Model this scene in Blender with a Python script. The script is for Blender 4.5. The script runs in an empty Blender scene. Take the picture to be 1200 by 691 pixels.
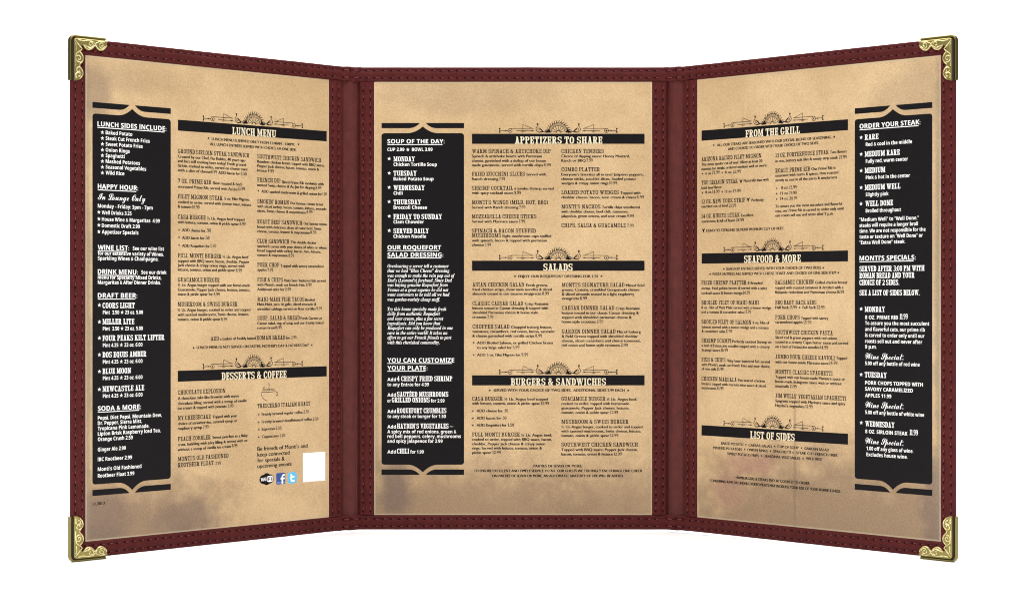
import bpy, bmesh, math, random
from mathutils import Vector, Matrix
from math import sin, cos, pi, radians

random.seed(7)
SC = bpy.context.scene
COL = SC.collection
S = 0.0007                      # one layout unit in metres: the open menu is 541 units (38 cm) tall
DIST = 2280 * S                 # camera to the middle panel
TILT = radians(44.5)            # how far each wing is folded towards the viewer
LIFT = 2.8                      # the brass corners hold the leather this far off the table (units)

# ------------------------------------------------------------------ camera, world, lamps
cam_data = bpy.data.cameras.new('camera')
cam_data.sensor_width = 36
cam_data.lens = 2280 / 1200 * 36
cam_data.shift_x = -1.3 / 1200
cam_data.shift_y = 4.0 / 1200
cam_data.clip_start = 0.01
cam_data.clip_end = 100
cam = bpy.data.objects.new('camera', cam_data)
cam.location = (0, -DIST, (270.5 + LIFT) * S)
cam.rotation_euler = (pi / 2, 0, 0)
COL.objects.link(cam)
SC.camera = cam

world = bpy.data.worlds.new('World')
SC.world = world
world.use_nodes = True
world.node_tree.nodes['Background'].inputs[0].default_value = (1.0, 0.985, 0.965, 1)
world.node_tree.nodes['Background'].inputs[1].default_value = 0.12

def lamp(name, loc, aim, size, size_y, power, col=(1, 1, 1)):
    d = bpy.data.lights.new(name, 'AREA')
    d.shape = 'RECTANGLE'
    d.size, d.size_y, d.energy, d.color = size, size_y, power, col
    o = bpy.data.objects.new(name, d)
    o.location = loc
    o.rotation_euler = (Vector(aim) - Vector(loc)).to_track_quat('-Z', 'Y').to_euler()
    COL.objects.link(o)

lamp('overhead_softbox', (0, -0.3, 2.2), (0, -0.3, 0), 3.4, 3.0, 140)
lamp('front_softbox', (-0.35, -2.6, 1.7), (0, 0, 0.2), 1.7, 1.2, 9, (1, 0.98, 0.96))
lamp('side_strip', (1.75, -1.15, 0.55), (0, -0.1, 0.22), 0.5, 1.3, 5)
lamp('side_strip', (-1.75, -1.15, 0.55), (0, -0.1, 0.22), 0.5, 1.3, 5)
lamp('backdrop_lamp', (0, 1.0, 2.6), (0, 3.4, 0.9), 3.0, 0.6, 110)

SC.cycles.pixel_filter_type = 'BLACKMAN_HARRIS'
SC.cycles.use_denoising = True
SC.cycles.denoising_prefilter = 'NONE'  # keeps the small print crisp
SC.cycles.filter_width = 1.05          # the photograph is sharp
SC.view_settings.view_transform = 'Standard'
SC.view_settings.look = 'None'
SC.view_settings.exposure = 0.0
SC.view_settings.gamma = 1.0

# ------------------------------------------------------------------ materials
def mat(name, base, rough=0.5, metal=0.0, spec=0.5):
    m = bpy.data.materials.new(name)
    m.use_nodes = True
    p = m.node_tree.nodes['Principled BSDF']
    p.inputs['Base Color'].default_value = (*base, 1)
    p.inputs['Roughness'].default_value = rough
    p.inputs['Metallic'].default_value = metal
    p.inputs['Specular IOR Level'].default_value = spec
    return m

class Nodes:
    def __init__(self, m):
        self.t = m.node_tree
        self.p = self.t.nodes['Principled BSDF']
    def new(self, kind, **kw):
        n = self.t.nodes.new(kind)
        for k, v in kw.items():
            setattr(n, k, v)
        return n
    def link(self, a, b):
        self.t.links.new(a, b)
    def noise(self, vec, scale, detail=4, rough=0.6):
        n = self.new('ShaderNodeTexNoise')
        n.inputs['Scale'].default_value = scale
        n.inputs['Detail'].default_value = detail
        n.inputs['Roughness'].default_value = rough
        self.link(vec, n.inputs['Vector'])
        return n.outputs['Fac']
    def ramp(self, fac, lo, hi):
        n = self.new('ShaderNodeMapRange')
        n.inputs['From Min'].default_value = lo
        n.inputs['From Max'].default_value = hi
        n.interpolation_type = 'SMOOTHSTEP'
        self.link(fac, n.inputs['Value'])
        return n.outputs['Result']
    def math(self, op, a, b):
        n = self.new('ShaderNodeMath', operation=op)
        for i, v in enumerate((a, b)):
            if isinstance(v, (int, float)):
                n.inputs[i].default_value = v
            else:
                self.link(v, n.inputs[i])
        return n.outputs[0]
    def mix(self, fac, a, b, blend='MIX'):
        n = self.new('ShaderNodeMix', data_type='RGBA', blend_type=blend)
        for sock, v in ((n.inputs['Factor'], fac), (n.inputs['A'], a), (n.inputs['B'], b)):
            if isinstance(v, tuple):
                sock.default_value = (*v, 1)
            elif isinstance(v, (int, float)):
                sock.default_value = v
            else:
                self.link(v, sock)
        return n.outputs['Result']
    def units(self):                       # object coordinates in layout units
        tc = self.new('ShaderNodeTexCoord')
        mp = self.new('ShaderNodeMapping')
        mp.inputs['Scale'].default_value = (1 / S, 1 / S, 1 / S)
        self.link(tc.outputs['Object'], mp.inputs['Vector'])
        return mp.outputs['Vector']

def leather(name, base, rough, bump=0.35, spec=0.35):
    m = mat(name, base, rough, 0, spec)
    n = Nodes(m)
    u = n.units()
    mott = n.ramp(n.noise(u, 0.10, 4, 0.6), 0.25, 0.75)
    wear = n.ramp(n.noise(u, 0.9, 3, 0.6), 0.45, 0.8)
    dark = tuple(v * 0.72 for v in base)
    lite = (base[0] * 1.25, base[1] * 1.5 + .002, base[2] * 1.5 + .002)
    c = n.mix(mott, dark, base)
    c = n.mix(n.math('MULTIPLY', wear, 0.6), c, lite)
    n.link(c, n.p.inputs['Base Color'])
    vor = n.new('ShaderNodeTexVoronoi', feature='DISTANCE_TO_EDGE')
    vor.inputs['Scale'].default_value = 0.75
    n.link(u, vor.inputs['Vector'])
    h = n.math('ADD', n.ramp(vor.outputs['Distance'], 0.0, 0.25), n.noise(u, 1.6, 3))
    b = n.new('ShaderNodeBump')
    b.inputs['Strength'].default_value = bump
    b.inputs['Distance'].default_value = 0.0004
    n.link(h, b.inputs['Height'])
    n.link(b.outputs['Normal'], n.p.inputs['Normal'])
    return m

M_LEATHER = leather('burgundy_leatherette', (0.086, 0.0138, 0.0132), 0.5, 0.18, 0.09)
M_SPINE = leather('soft_burgundy_leather', (0.105, 0.020, 0.0175), 0.42, 0.15, 0.2)
M_THREAD = mat('rose_thread', (0.165, 0.036, 0.039), 0.6, 0, 0.15)
M_HOLE = mat('needle_hole', (0.012, 0.002, 0.003), 0.9, 0, 0.1)
M_INK = mat('black_ink', (0.009, 0.0082, 0.009), 0.55, 0, 0.05)
M_BLACK = mat('black_print', (0.009, 0.008, 0.009), 0.42, 0, 0.07)
M_WHITE = mat('white_print', (0.88, 0.87, 0.85), 0.5, 0, 0.2)
M_CREAM = mat('cream_print', (0.76, 0.66, 0.47), 0.5, 0, 0.2)
M_LABEL = mat('white_paper', (0.90, 0.90, 0.90), 0.5, 0, 0.2)
M_BLUE = mat('dark_blue_print', (0.035, 0.085, 0.30), 0.5, 0, 0.2)
M_CYAN = mat('sky_blue_print', (0.12, 0.50, 0.78), 0.5, 0, 0.2)

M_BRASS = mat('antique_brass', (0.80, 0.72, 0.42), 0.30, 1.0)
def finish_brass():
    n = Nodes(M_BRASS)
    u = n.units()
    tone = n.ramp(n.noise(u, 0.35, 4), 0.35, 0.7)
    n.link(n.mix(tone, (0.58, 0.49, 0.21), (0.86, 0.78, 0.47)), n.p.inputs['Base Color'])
    n.link(n.math('ADD', n.math('MULTIPLY', n.noise(u, 1.2, 3), 0.22), 0.2), n.p.inputs['Roughness'])
finish_brass()
M_BRASS_RECESS = mat('recess_shade_brass', (0.30, 0.25, 0.085), 0.42, 1.0)  # brass with recess shade painted in, so the scrolls stand out
M_SLOT_SHADE = mat('slot_shade', (0.02, 0.017, 0.01), 0.6, 0.0, 0.2)  # near-black colour painting the shadow inside the corner slot
M_BRASS_EDGE_SHADE = mat('edge_shade_brass', (0.20, 0.165, 0.055), 0.38, 1.0)  # brass darkened to paint in the dim reflections on the flange

M_BACK = mat('white_paper_sweep', (0.93, 0.93, 0.93), 0.8, 0, 0.1)

def parchment(name, seed, stains):
    """aged-paper print: mottled tan, speckle, and stains with a place of their own (u, v, radius u, radius v, colour, amount)"""
    m = mat(name, (0.6, 0.42, 0.24), 0.42, 0, 0.28)
    n = Nodes(m)
    u = n.units()
    off = n.new('ShaderNodeMapping')
    off.inputs['Location'].default_value = (seed * 137.0, 0, seed * 71.0)
    n.link(u, off.inputs['Vector'])
    o = off.outputs['Vector']
    c = n.mix(n.ramp(n.noise(o, 0.008, 4, 0.65), 0.33, 0.68), (0.515, 0.350, 0.182), (0.615, 0.435, 0.242))
    c = n.mix(n.math('MULTIPLY', n.ramp(n.noise(o, 0.035, 6, 0.7), 0.48, 0.72), 0.35), c, (0.45, 0.31, 0.165))
    warp = n.noise(o, 0.03, 4, 0.65)
    sep = n.new('ShaderNodeSeparateXYZ')
    n.link(u, sep.inputs[0])
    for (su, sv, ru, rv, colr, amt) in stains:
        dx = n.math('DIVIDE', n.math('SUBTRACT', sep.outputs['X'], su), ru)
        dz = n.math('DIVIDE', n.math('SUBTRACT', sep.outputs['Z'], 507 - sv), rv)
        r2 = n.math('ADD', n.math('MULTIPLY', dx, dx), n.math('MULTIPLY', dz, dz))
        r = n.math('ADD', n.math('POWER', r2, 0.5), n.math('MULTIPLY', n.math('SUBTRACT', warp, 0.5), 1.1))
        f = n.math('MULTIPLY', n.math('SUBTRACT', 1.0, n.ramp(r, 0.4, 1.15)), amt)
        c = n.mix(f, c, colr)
    speck = n.ramp(n.noise(o, 0.45, 3, 0.75), 0.58, 0.74)
    area = n.ramp(n.noise(o, 0.014, 2), 0.42, 0.62)
    c = n.mix(n.math('MULTIPLY', n.math('MULTIPLY', speck, area), 0.6), c, (0.30, 0.20, 0.105))
    grain = n.math('ADD', n.math('MULTIPLY', n.ramp(n.noise(o, 0.95, 3, 0.8), 0.25, 0.75), 0.44), 0.77)
    comb = n.new('ShaderNodeCombineColor')
    for k in range(3):
        n.link(grain, comb.inputs[k])
    c = n.mix(1.0, c, comb.outputs[0], 'MULTIPLY')
    pale = n.ramp(n.noise(o, 0.3, 3, 0.7), 0.60, 0.78)
    c = n.mix(n.math('MULTIPLY', pale, 0.10), c, (0.72, 0.54, 0.33))
    rim = n.math('MINIMUM', n.math('MINIMUM', sep.outputs['X'], n.math('SUBTRACT', 326, sep.outputs['X'])), n.math('MINIMUM', sep.outputs['Z'], n.math('SUBTRACT', 507, sep.outputs['Z'])))
    edge = n.math('SUBTRACT', 1.0, n.ramp(rim, 1.1, 2.4))      # sealed laminate edge
    c = n.mix(n.math('MULTIPLY', edge, 0.45), c, (0.60, 0.49, 0.34))
    n.link(c, n.p.inputs['Base Color'])
    b = n.new('ShaderNodeBump')
    b.inputs['Strength'].default_value = 0.08
    b.inputs['Distance'].default_value = 0.0003
    n.link(n.noise(u, 0.06, 2), b.inputs['Height'])
    n.link(b.outputs['Normal'], n.p.inputs['Normal'])
    return m

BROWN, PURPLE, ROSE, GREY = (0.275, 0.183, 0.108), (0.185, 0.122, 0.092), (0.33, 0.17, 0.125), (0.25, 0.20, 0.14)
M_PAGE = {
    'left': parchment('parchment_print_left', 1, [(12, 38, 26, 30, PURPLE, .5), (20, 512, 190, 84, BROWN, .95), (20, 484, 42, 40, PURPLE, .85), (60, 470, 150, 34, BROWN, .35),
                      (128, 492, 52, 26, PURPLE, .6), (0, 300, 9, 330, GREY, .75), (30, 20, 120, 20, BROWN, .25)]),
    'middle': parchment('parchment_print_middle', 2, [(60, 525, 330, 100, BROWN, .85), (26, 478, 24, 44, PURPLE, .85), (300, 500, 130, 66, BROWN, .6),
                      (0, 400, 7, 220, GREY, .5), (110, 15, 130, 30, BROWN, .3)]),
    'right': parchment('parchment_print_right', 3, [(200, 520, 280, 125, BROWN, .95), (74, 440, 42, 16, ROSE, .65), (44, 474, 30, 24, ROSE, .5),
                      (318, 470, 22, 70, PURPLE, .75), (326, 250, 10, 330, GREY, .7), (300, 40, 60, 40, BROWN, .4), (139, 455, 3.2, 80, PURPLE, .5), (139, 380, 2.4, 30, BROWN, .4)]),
}

# ------------------------------------------------------------------ mesh helpers (all in layout units)
class MB:
    def __init__(self):
        self.v, self.f, self.mi = [], [], []
    def poly(self, pts, mi=0):
        k = len(self.v)
        self.v += [tuple(p) for p in pts]
        self.f.append(tuple(range(k, k + len(pts))))
        self.mi.append(mi)
    def grid(self, rows, close=False, mi=0):
        k, w = len(self.v), len(rows[0])
        for r in rows:
            self.v += [tuple(p) for p in r]
        for i in range(len(rows) - 1):
            for j in range(w if close else w - 1):
                a, b = k + i * w + j, k + i * w + (j + 1) % w
                self.f.append((a, b, b + w, a + w))
                self.mi.append(mi)
    def box(self, x0, x1, y0, y1, z0, z1, mi=0):
        p = [(x, y, z) for z in (z0, z1) for y in (y0, y1) for x in (x0, x1)]
        for q in ((0, 2, 3, 1), (4, 5, 7, 6), (0, 1, 5, 4), (2, 6, 7, 3), (0, 4, 6, 2), (1, 3, 7, 5)):
            self.poly([p[i] for i in q], mi)
    def tube(self, pts, r, sides=6, mi=0, flat=1.0):
        pts = [Vector(p) for p in pts]
        rows = []
        for i, p in enumerate(pts):
            t = (pts[min(i + 1, len(pts) - 1)] - pts[max(i - 1, 0)]).normalized()
            n = Vector((0, -1, 0))
            b = t.cross(n).normalized()
            rr = r[i] if isinstance(r, (list, tuple)) else r
            rows.append([p + b * rr * cos(2 * pi * k / sides) + n * rr * flat * sin(2 * pi * k / sides) for k in range(sides)])
        self.grid(rows, True, mi)
        self.poly(rows[0][::-1], mi)
        self.poly(rows[-1], mi)
    def extrude(self, outline, y0, y1, mi=0):          # outline in (x, z), front face at y0
        n = len(outline)
        self.poly([(x, y0, z) for x, z in outline], mi)
        self.poly([(x, y1, z) for x, z in outline][::-1], mi)
        for i in range(n):
            (xa, za), (xb, zb) = outline[i], outline[(i + 1) % n]
            self.poly([(xa, y0, za), (xa, y1, za), (xb, y1, zb), (xb, y0, zb)], mi)
    def build(self, name, mats, parent=None, smooth=False, loc=(0, 0, 0), recalc=True, weld=False):
        me = bpy.data.meshes.new(name)
        me.from_pydata([tuple(c * S for c in p) for p in self.v], [], self.f)
        for m in (mats if isinstance(mats, (list, tuple)) else [mats]):
            me.materials.append(m)
        me.polygons.foreach_set('material_index', self.mi)
        if recalc or weld:
            bm = bmesh.new()
            bm.from_mesh(me)
            if weld:
                bmesh.ops.remove_doubles(bm, verts=bm.verts, dist=0.02 * S)
            bmesh.ops.recalc_face_normals(bm, faces=bm.faces)
            bm.to_mesh(me)
            bm.free()
        if smooth:
            me.polygons.foreach_set('use_smooth', [True] * len(me.polygons))
        me.update()
        o = bpy.data.objects.new(name, me)
        o.location = [c * S for c in loc]
        COL.objects.link(o)
        if parent:
            o.parent = parent
        return o

def empty(name, loc=(0, 0, 0), rotz=0.0, parent=None):
    o = bpy.data.objects.new(name, None)
    o.empty_display_size = 0.02
    o.location = [c * S for c in loc]
    o.rotation_euler = (0, 0, rotz)
    COL.objects.link(o)
    if parent:
        o.parent = parent
    return o

# ------------------------------------------------------------------ the white sweep the menu stands on
bd = MB()
prof = [(-6000, 0), (-2500, 0), (1200, 0)] + [(1200 + 2600 * sin(a), 2600 - 2600 * cos(a)) for a in [pi / 2 * k / 16 for k in range(1, 17)]] + [(3800, 6500)]
bd.grid([[(x, y, z) for x in (-6000, 6000)] for y, z in prof])
o = bd.build('backdrop', M_BACK, smooth=True)
o['kind'] = 'structure'

# ------------------------------------------------------------------ the folding cover
cover = empty('menu_cover', (0, 0, LIFT))
cover['label'] = 'open burgundy leatherette three-panel menu cover with stitched borders and brass corners'
cover['category'] = 'menu cover'
H = 541.0
PANELS = {   # name: (origin, turn, width, strip at the left, strip at the right)
    'left': ((-201 - 361 * cos(TILT), -10 - 361 * sin(TILT)), TILT, 361, 17, 18),
    'middle': ((-180, 0), 0.0, 360, 17, 17),
    'right': ((201, -10), -TILT, 361, 18, 17),
}
PROFILE = [(0, -0.6), (0.15, 0.7), (0.9, 1.5), (2.4, 1.75), (3.5, 1.35), (4.3, 1.1), (5.2, 1.5), (7, 2.15), (8.5, 2.3), (10, 2.15),
           (11.8, 1.5), (12.7, 1.1), (13.5, 1.35), (14.8, 1.75), (16.1, 1.5), (16.85, 0.7), (17, -0.6)]

def wobble(t, k):
    return 0.16 * sin(t * 0.031 + k) + 0.11 * sin(t * 0.083 + 2.3 * k) + 0.07 * sin(t * 0.21 + k * 5)

def strip(mb, horizontal, c0, width, t0, t1, seed, step=6.0):
    """one raised binding strip: across from c0 to c0+width, along from t0 to t1"""
    n = max(2, int((t1 - t0) / step))
    rows = []
    for i in range(n + 1):
        t = t0 + (t1 - t0) * i / n
        row = []
        for (q, h) in PROFILE:
            cc = c0 + q * width / 17.0 + 0.22 * wobble(t, seed * 3 + (0 if q < 8.5 else 5)) * (2.0 if 0 < c0 + q < 600 else 1)
            hh = h + (wobble(t, seed + q * 0.12) if 0 < q < 17 else 0)
            row.append((t, -hh, cc) if horizontal else (cc, -hh, t))
        rows.append(row)
    mb.grid(rows)
    mb.poly(rows[0]); mb.poly(rows[-1][::-1])

def stitch_line(mb, horizontal, c, t0, t1, pitch=9.6):
    n = int((t1 - t0) / pitch)
    for i in range(n):
        t = t0 + (i + 0.5) * (t1 - t0) / n + random.uniform(-.35, .35)
        cc = c + random.uniform(-.25, .25)
        sk = random.uniform(-.35, .35)
        L = random.uniform(1.7, 2.2)
        pts = [(-L, .9), (-L * .6, 1.5), (0, 1.75), (L * .6, 1.5), (L, .9)]
        P = lambda a, c_, h: (a, -h, c_) if horizontal else (c_, -h, a)
        mb.tube([P(t + a, cc + sk * a / L, h) for a, h in pts], [.3, .52, .6, .52, .3], 6, 0)
        for e in (-1,):         # the needle hole the thread comes out of
            q = [P(t + e * (L + 1.0) + 1.25 * cos(w), cc + sk * e + .9 * sin(w), 1.75) for w in [pi * k / 4 for k in range(8)]]
            mb.poly(q, 1)

def make_panel(key):
    (ox, oy), turn, w, sl, sr = PANELS[key]
    p = empty('cover_panel', (ox, oy, 0), turn, cover)
    b = MB()
    r = 1.4
    outline = [(r, 0), (w - r, 0), (w, r), (w, H - r), (w - r, H), (r, H), (0, H - r), (0, r)]
    b.extrude(outline, 0.35, 2.3)
    b.build('board', M_LEATHER, p)
    b = MB()
    k = {'left': 1, 'middle': 4, 'right': 8}[key]
    strip(b, True, 0, 17, 0, w, k)
    strip(b, True, H - 17, 17, 0, w, k + 1.3)
    strip(b, False, 0, sl, 17.1, H - 17.1, k + 2.1)
    strip(b, False, w - sr, sr, 17.1, H - 17.1, k + 3.7)
    b.build('binding', M_LEATHER, p, smooth=True, recalc=True)
    st = MB()
    cl = 48 if key == 'left' else 6
    cr = 48 if key == 'right' else 6
    for c in (4.3, H - 4.3):
        stitch_line(st, True, c, 43 if key == 'left' else 6, w - (43 if key == 'right' else 6))
    for c in (12.7, H - 12.7):
        stitch_line(st, True, c, 14 if key == 'left' else 6, w - (14 if key == 'right' else 6))
    for c, lo in ((4.3 * sl / 17, 46 if key == 'left' else 20), (12.7 * sl / 17, 20)):
        stitch_line(st, False, c, lo, H - lo)
    for c, lo in ((w - 4.3 * sr / 17, 46 if key == 'right' else 20), (w - 12.7 * sr / 17, 20)):
        stitch_line(st, False, c, lo, H - lo)
    st.build('stitching', [M_THREAD, M_HOLE], p, recalc=True)
    return p

panel_label = {'left': 'left wing folded forward', 'middle': 'flat middle panel', 'right': 'right wing folded forward'}
for key in PANELS:
    make_panel(key)['label'] = panel_label[key]

def make_spine(sgn):
    s = MB()
    # soft leather gutter between the two vertical strips, from the middle panel's edge to the wing's edge
    A, B = Vector((180.2, 0.0)), Vector((200.8, -9.9))
    AB = (B - A).normalized() * 3.2
    d = (B - A).normalized()
    nrm = Vector((d.y, -d.x))                                  # towards the viewer
    if nrm.y > 0: nrm = -nrm
    prof = []
    for i in range(25):
        f = i / 24
        g = min(1, max(0, (f - .17) / .66))
        h = -4.2 + 4.0 * (sin(pi * g) ** 0.35) + 0.22 * sin(f * 15) - .5 * math.exp(-((f - .47) / .03) ** 2)
        q = A - AB + (B - A + AB * 2) * f + nrm * h
        prof.append(q)
    rows = []
    for j in range(61):
        z = 15 + (H - 30) * j / 60
        rows.append([(sgn * q.x, q.y + 0.22 * sin(z * .05 + i * .4) * sin(pi * i / 24), z) for i, q in enumerate(prof)])
    s.grid(rows)
    back = [A - nrm * 3.6, B - nrm * 3.6]
    s.poly([(sgn * A.x, A.y, 0), (sgn * back[0].x, back[0].y, 0), (sgn * back[1].x, back[1].y, 0), (sgn * B.x, B.y, 0)])
    s.grid([[(sgn * q.x, q.y, z) for q in back] for z in (0, H)])
    o = s.build('spine', M_SPINE, cover, smooth=True, recalc=False)
    # the binding that runs on over the spine at top and bottom, wrinkled by the fold
    for z0, seed in ((0, 1.0), (H - 17, 2.0)):
        b = MB()
        rows = []
        for i in range(33):
            f = -0.16 + 1.32 * i / 32
            q0 = A + (B - A) * f
            fold = 0.0
            for c_, w_, a_ in ((.10, .05, -1.3), (.30, .09, .7), (.5, .05, -2.2), (.68, .09, .8), (.90, .05, -1.2)):
                fold += a_ * math.exp(-((f - c_) / w_) ** 2)
            ends = 1 if 0 <= f <= 1 else 0
            row = []
            for qq, h in PROFILE:
                inner = 1 if 0 < qq < 17 else 0
                amp = fold * inner * (0.6 + 0.4 * sin(qq * .5 + seed))
                q = q0 + nrm * (h + (0.45 if inner else 0) + amp)
                dz = 0.35 * sin(f * 9 + seed) * inner + (-.5 if qq == 0 else .5 if qq == 17 else 0) * math.exp(-((f - .5) / .2) ** 2)
                row.append((sgn * q.x, q.y, z0 + qq + dz))
            rows.append(row)
        b.grid(rows)
        b.poly(rows[0]); b.poly(rows[-1][::-1])
        b.build('binding', M_LEATHER, o, smooth=True)
    for z0 in (0, H - 17):
      st = MB()
      for z in (z0 + 4.3, z0 + 12.7):
        for f in (0.18, 0.72):
            c = A + (B - A) * f + nrm * 1.9
            e = d * 3.2
            st.tube([(sgn * (c - e).x, (c - e).y, z), (sgn * c.x, c.y - .5, z + .2), (sgn * (c + e).x, (c + e).y, z)], [.4, .8, .4], 6, 0)
            for w in (-1, 1):
                cc = c + d * w * 4.2
                st.poly([(sgn * (cc + d * 1.0 * cos(a)).x, (cc + d * 1.0 * cos(a)).y - .3, z + .95 * sin(a)) for a in [pi * k / 4 for k in range(8)]], 1)
      st.build('stitching', [M_THREAD, M_HOLE], o)
    return o
make_spine(-1)
make_spine(1)

# ------------------------------------------------------------------ brass corners
def spiral(cx, cz, r0, r1, a0, turns, n=22):
    return [(cx + (r0 + (r1 - r0) * i / n) * cos(a0 + turns * 2 * pi * i / n), cz + (r0 + (r1 - r0) * i / n) * sin(a0 + turns * 2 * pi * i / n)) for i in range(n + 1)]

def corner(key, top):
    """built with p = inwards from the outer side edge, q = inwards from the top or bottom edge"""
    (ox, oy), turn, w, sl, sr = PANELS[key]
    px = (lambda p: p) if key == 'left' else (lambda p: w - p)
    qz = (lambda q: H - q) if top else (lambda q: q)
    T = lambda p, q, d: (px(p), -d, qz(q))
    base = empty('corner_bracket', (ox, oy, 0), turn, cover)
    # ornamental front plate with two lobes on each arm
    def lobes(t, cs):
        return max([7.2] + [hh * math.sqrt(max(0, 1 - ((t - c) / rr) ** 2)) for c, rr, hh in cs])
    inner_h = [(t, 0.4 + max(0.1, lobes(t, ((34, 8.2, 11.2), (19.5, 8.4, 11.8))) if t < 41 else 11.0 * math.sqrt(max(0, 1 - ((t - 34) / 8.3) ** 2)))) for t in [42.2 - 30.6 * i / 40 for i in range(41)]]
    inner_v = [(1.8 + max(0.1, lobes(t, ((36.5, 8.6, 11.0), (21, 8.8, 11.4))) if t < 43.5 else 10.8 * math.sqrt(max(0, 1 - ((t - 36.5) / 8.7) ** 2))), t) for t in [12.4 + 32.7 * i / 40 for i in range(41)]]
    out = [(42.2, 0.5)] + inner_h + inner_v + [(1.9, 45.1), (1.9, 4.2), (2.4, 2.2), (3.8, 0.9), (6, 0.5)]
    m = MB()
    n = len(out)
    cen = []
    for i, (p, q) in enumerate(out):      # inset ring for a rounded edge
        a, b = Vector(out[i - 1]), Vector(out[(i + 1) % n])
        t = (b - a)
        t = t.normalized() if t.length > 1e-6 else Vector((1, 0))
        nn = Vector((t.y, -t.x))
        cen.append((p - nn.x * 0.75, q - nn.y * 0.75))
    area = sum(out[i - 1][0] * out[i][1] - out[i][0] * out[i - 1][1] for i in range(n))
    sg = 1 if area > 0 else -1
    ring2 = [(p + (cp - p) * sg, q + (cq - q) * sg) for (p, q), (cp, cq) in zip(out, cen)]
    rows = [[T(p, q, 1.0) for p, q in out], [T(p, q, 3.0) for p, q in out], [T(p, q, 3.7) for p, q in ring2]]
    m.grid(rows, True)
    m.poly(rows[-1])
    m.build('front_plate', M_BRASS_RECESS, base, smooth=False)
    # raised scrollwork
    r = MB()
    D_ = 3.75
    def ribbon(pts, rad):
        r.tube([T(p, q, D_) for p, q in pts], rad, 6, 0, 0.9)
    rim = [ring2[i] for i in range(2, 41)]
    ribbon(rim, .75)
    ribbon([ring2[i] for i in range(43, 81)], .75)
    for (cp, cq, rr, a0, tn) in ((35, 5.6, 3.9, .3, 1.35), (21.5, 5.7, 4.0, 2.6, -1.3)):
        ribbon(spiral(cp, cq, rr, .7, a0, tn), .8)
    ribbon([(38, 2.2), (33, 1.9), (28, 4.2), (25, 8.6), (20, 10.2), (15, 7.2)], .7)
    ribbon([(30, 9.8), (28, 6), (24.5, 2.6), (18, 2.0), (12, 3.2), (6, 2.2)], .7)
    for (cp, cq, rr, a0, tn) in ((7.2, 39, 3.7, 2.2, 1.0), (7.2, 34, 3.6, -.6, -1.0), (7.3, 21.5, 4.0, 1.2, 1.35)):
        ribbon(spiral(cp, cq, rr, .8, a0, tn), .8)
    ribbon([(3.4, 43), (3.2, 38), (5.6, 36.6), (9.6, 36.3)], .7)
    ribbon([(3.4, 30), (3.3, 24), (4.2, 17), (8.5, 14.2), (10.6, 12.2)], .8)
    ribbon([(3.2, 3), (7, 7.2), (11.4, 11.6)], [.5, .9, .5])
    ribbon([(4.2, 14), (4.4, 9), (3.4, 5)], .7)
    r.build('scrollwork', M_BRASS, base, smooth=True)
    lin = MB()                            # dark sheet standing in for the shadow in the slot behind the plate
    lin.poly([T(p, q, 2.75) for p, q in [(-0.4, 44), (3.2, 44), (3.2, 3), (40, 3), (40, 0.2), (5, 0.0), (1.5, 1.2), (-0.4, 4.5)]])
    lin.build('slot_shade_sheet', M_SLOT_SHADE, base)
    # outer flange folded round the edge, and the back plate
    f = MB()
    path = [(-1.7, 44.5), (-1.7, 5)] + [(4 - 5.7 * cos(a), 4 - 6.7 * sin(a)) for a in [pi / 2 * k / 6 for k in range(7)]][0:] + [(5, -2.7), (41, -2.7)]
    inn = [(-0.5, 44.5), (-0.5, 5)] + [(4 - 4.5 * cos(a), 4 - 4.2 * sin(a)) for a in [pi / 2 * k / 6 for k in range(7)]] + [(5, -0.2), (41, -0.2)]
    rows = [[T(p, q, -3.0) for p, q in path], [T(p, q, 1.6) for p, q in path], [T(p + (b - p) * .3, q + (c - q) * .3, 2.2) for (p, q), (b, c) in zip(path, inn)],
            [T(p + (b - p) * .7, q + (c - q) * .7, 2.2) for (p, q), (b, c) in zip(path, inn)], [T(p, q, 1.6) for p, q in inn], [T(p, q, -2.5) for p, q in inn]]
    f.grid(rows)
    for k in (0, -1):
        f.poly([row[k] for row in rows])
    bp = [(-1.7, 44.5), (12, 44.5), (12, 12), (41, 12), (41, -2.7), (5, -2.7), (1, -1.6), (-1, 1), (-1.7, 5)]
    f.poly([T(p, q, -3.0) for p, q in bp]); f.poly([T(p, q, -2.5) for p, q in bp])
    f.build('flange', M_BRASS_EDGE_SHADE, base, smooth=False)
    base['label'] = ('upper ' if top else 'lower ') + key + ' brass corner with embossed scrolls'

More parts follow.
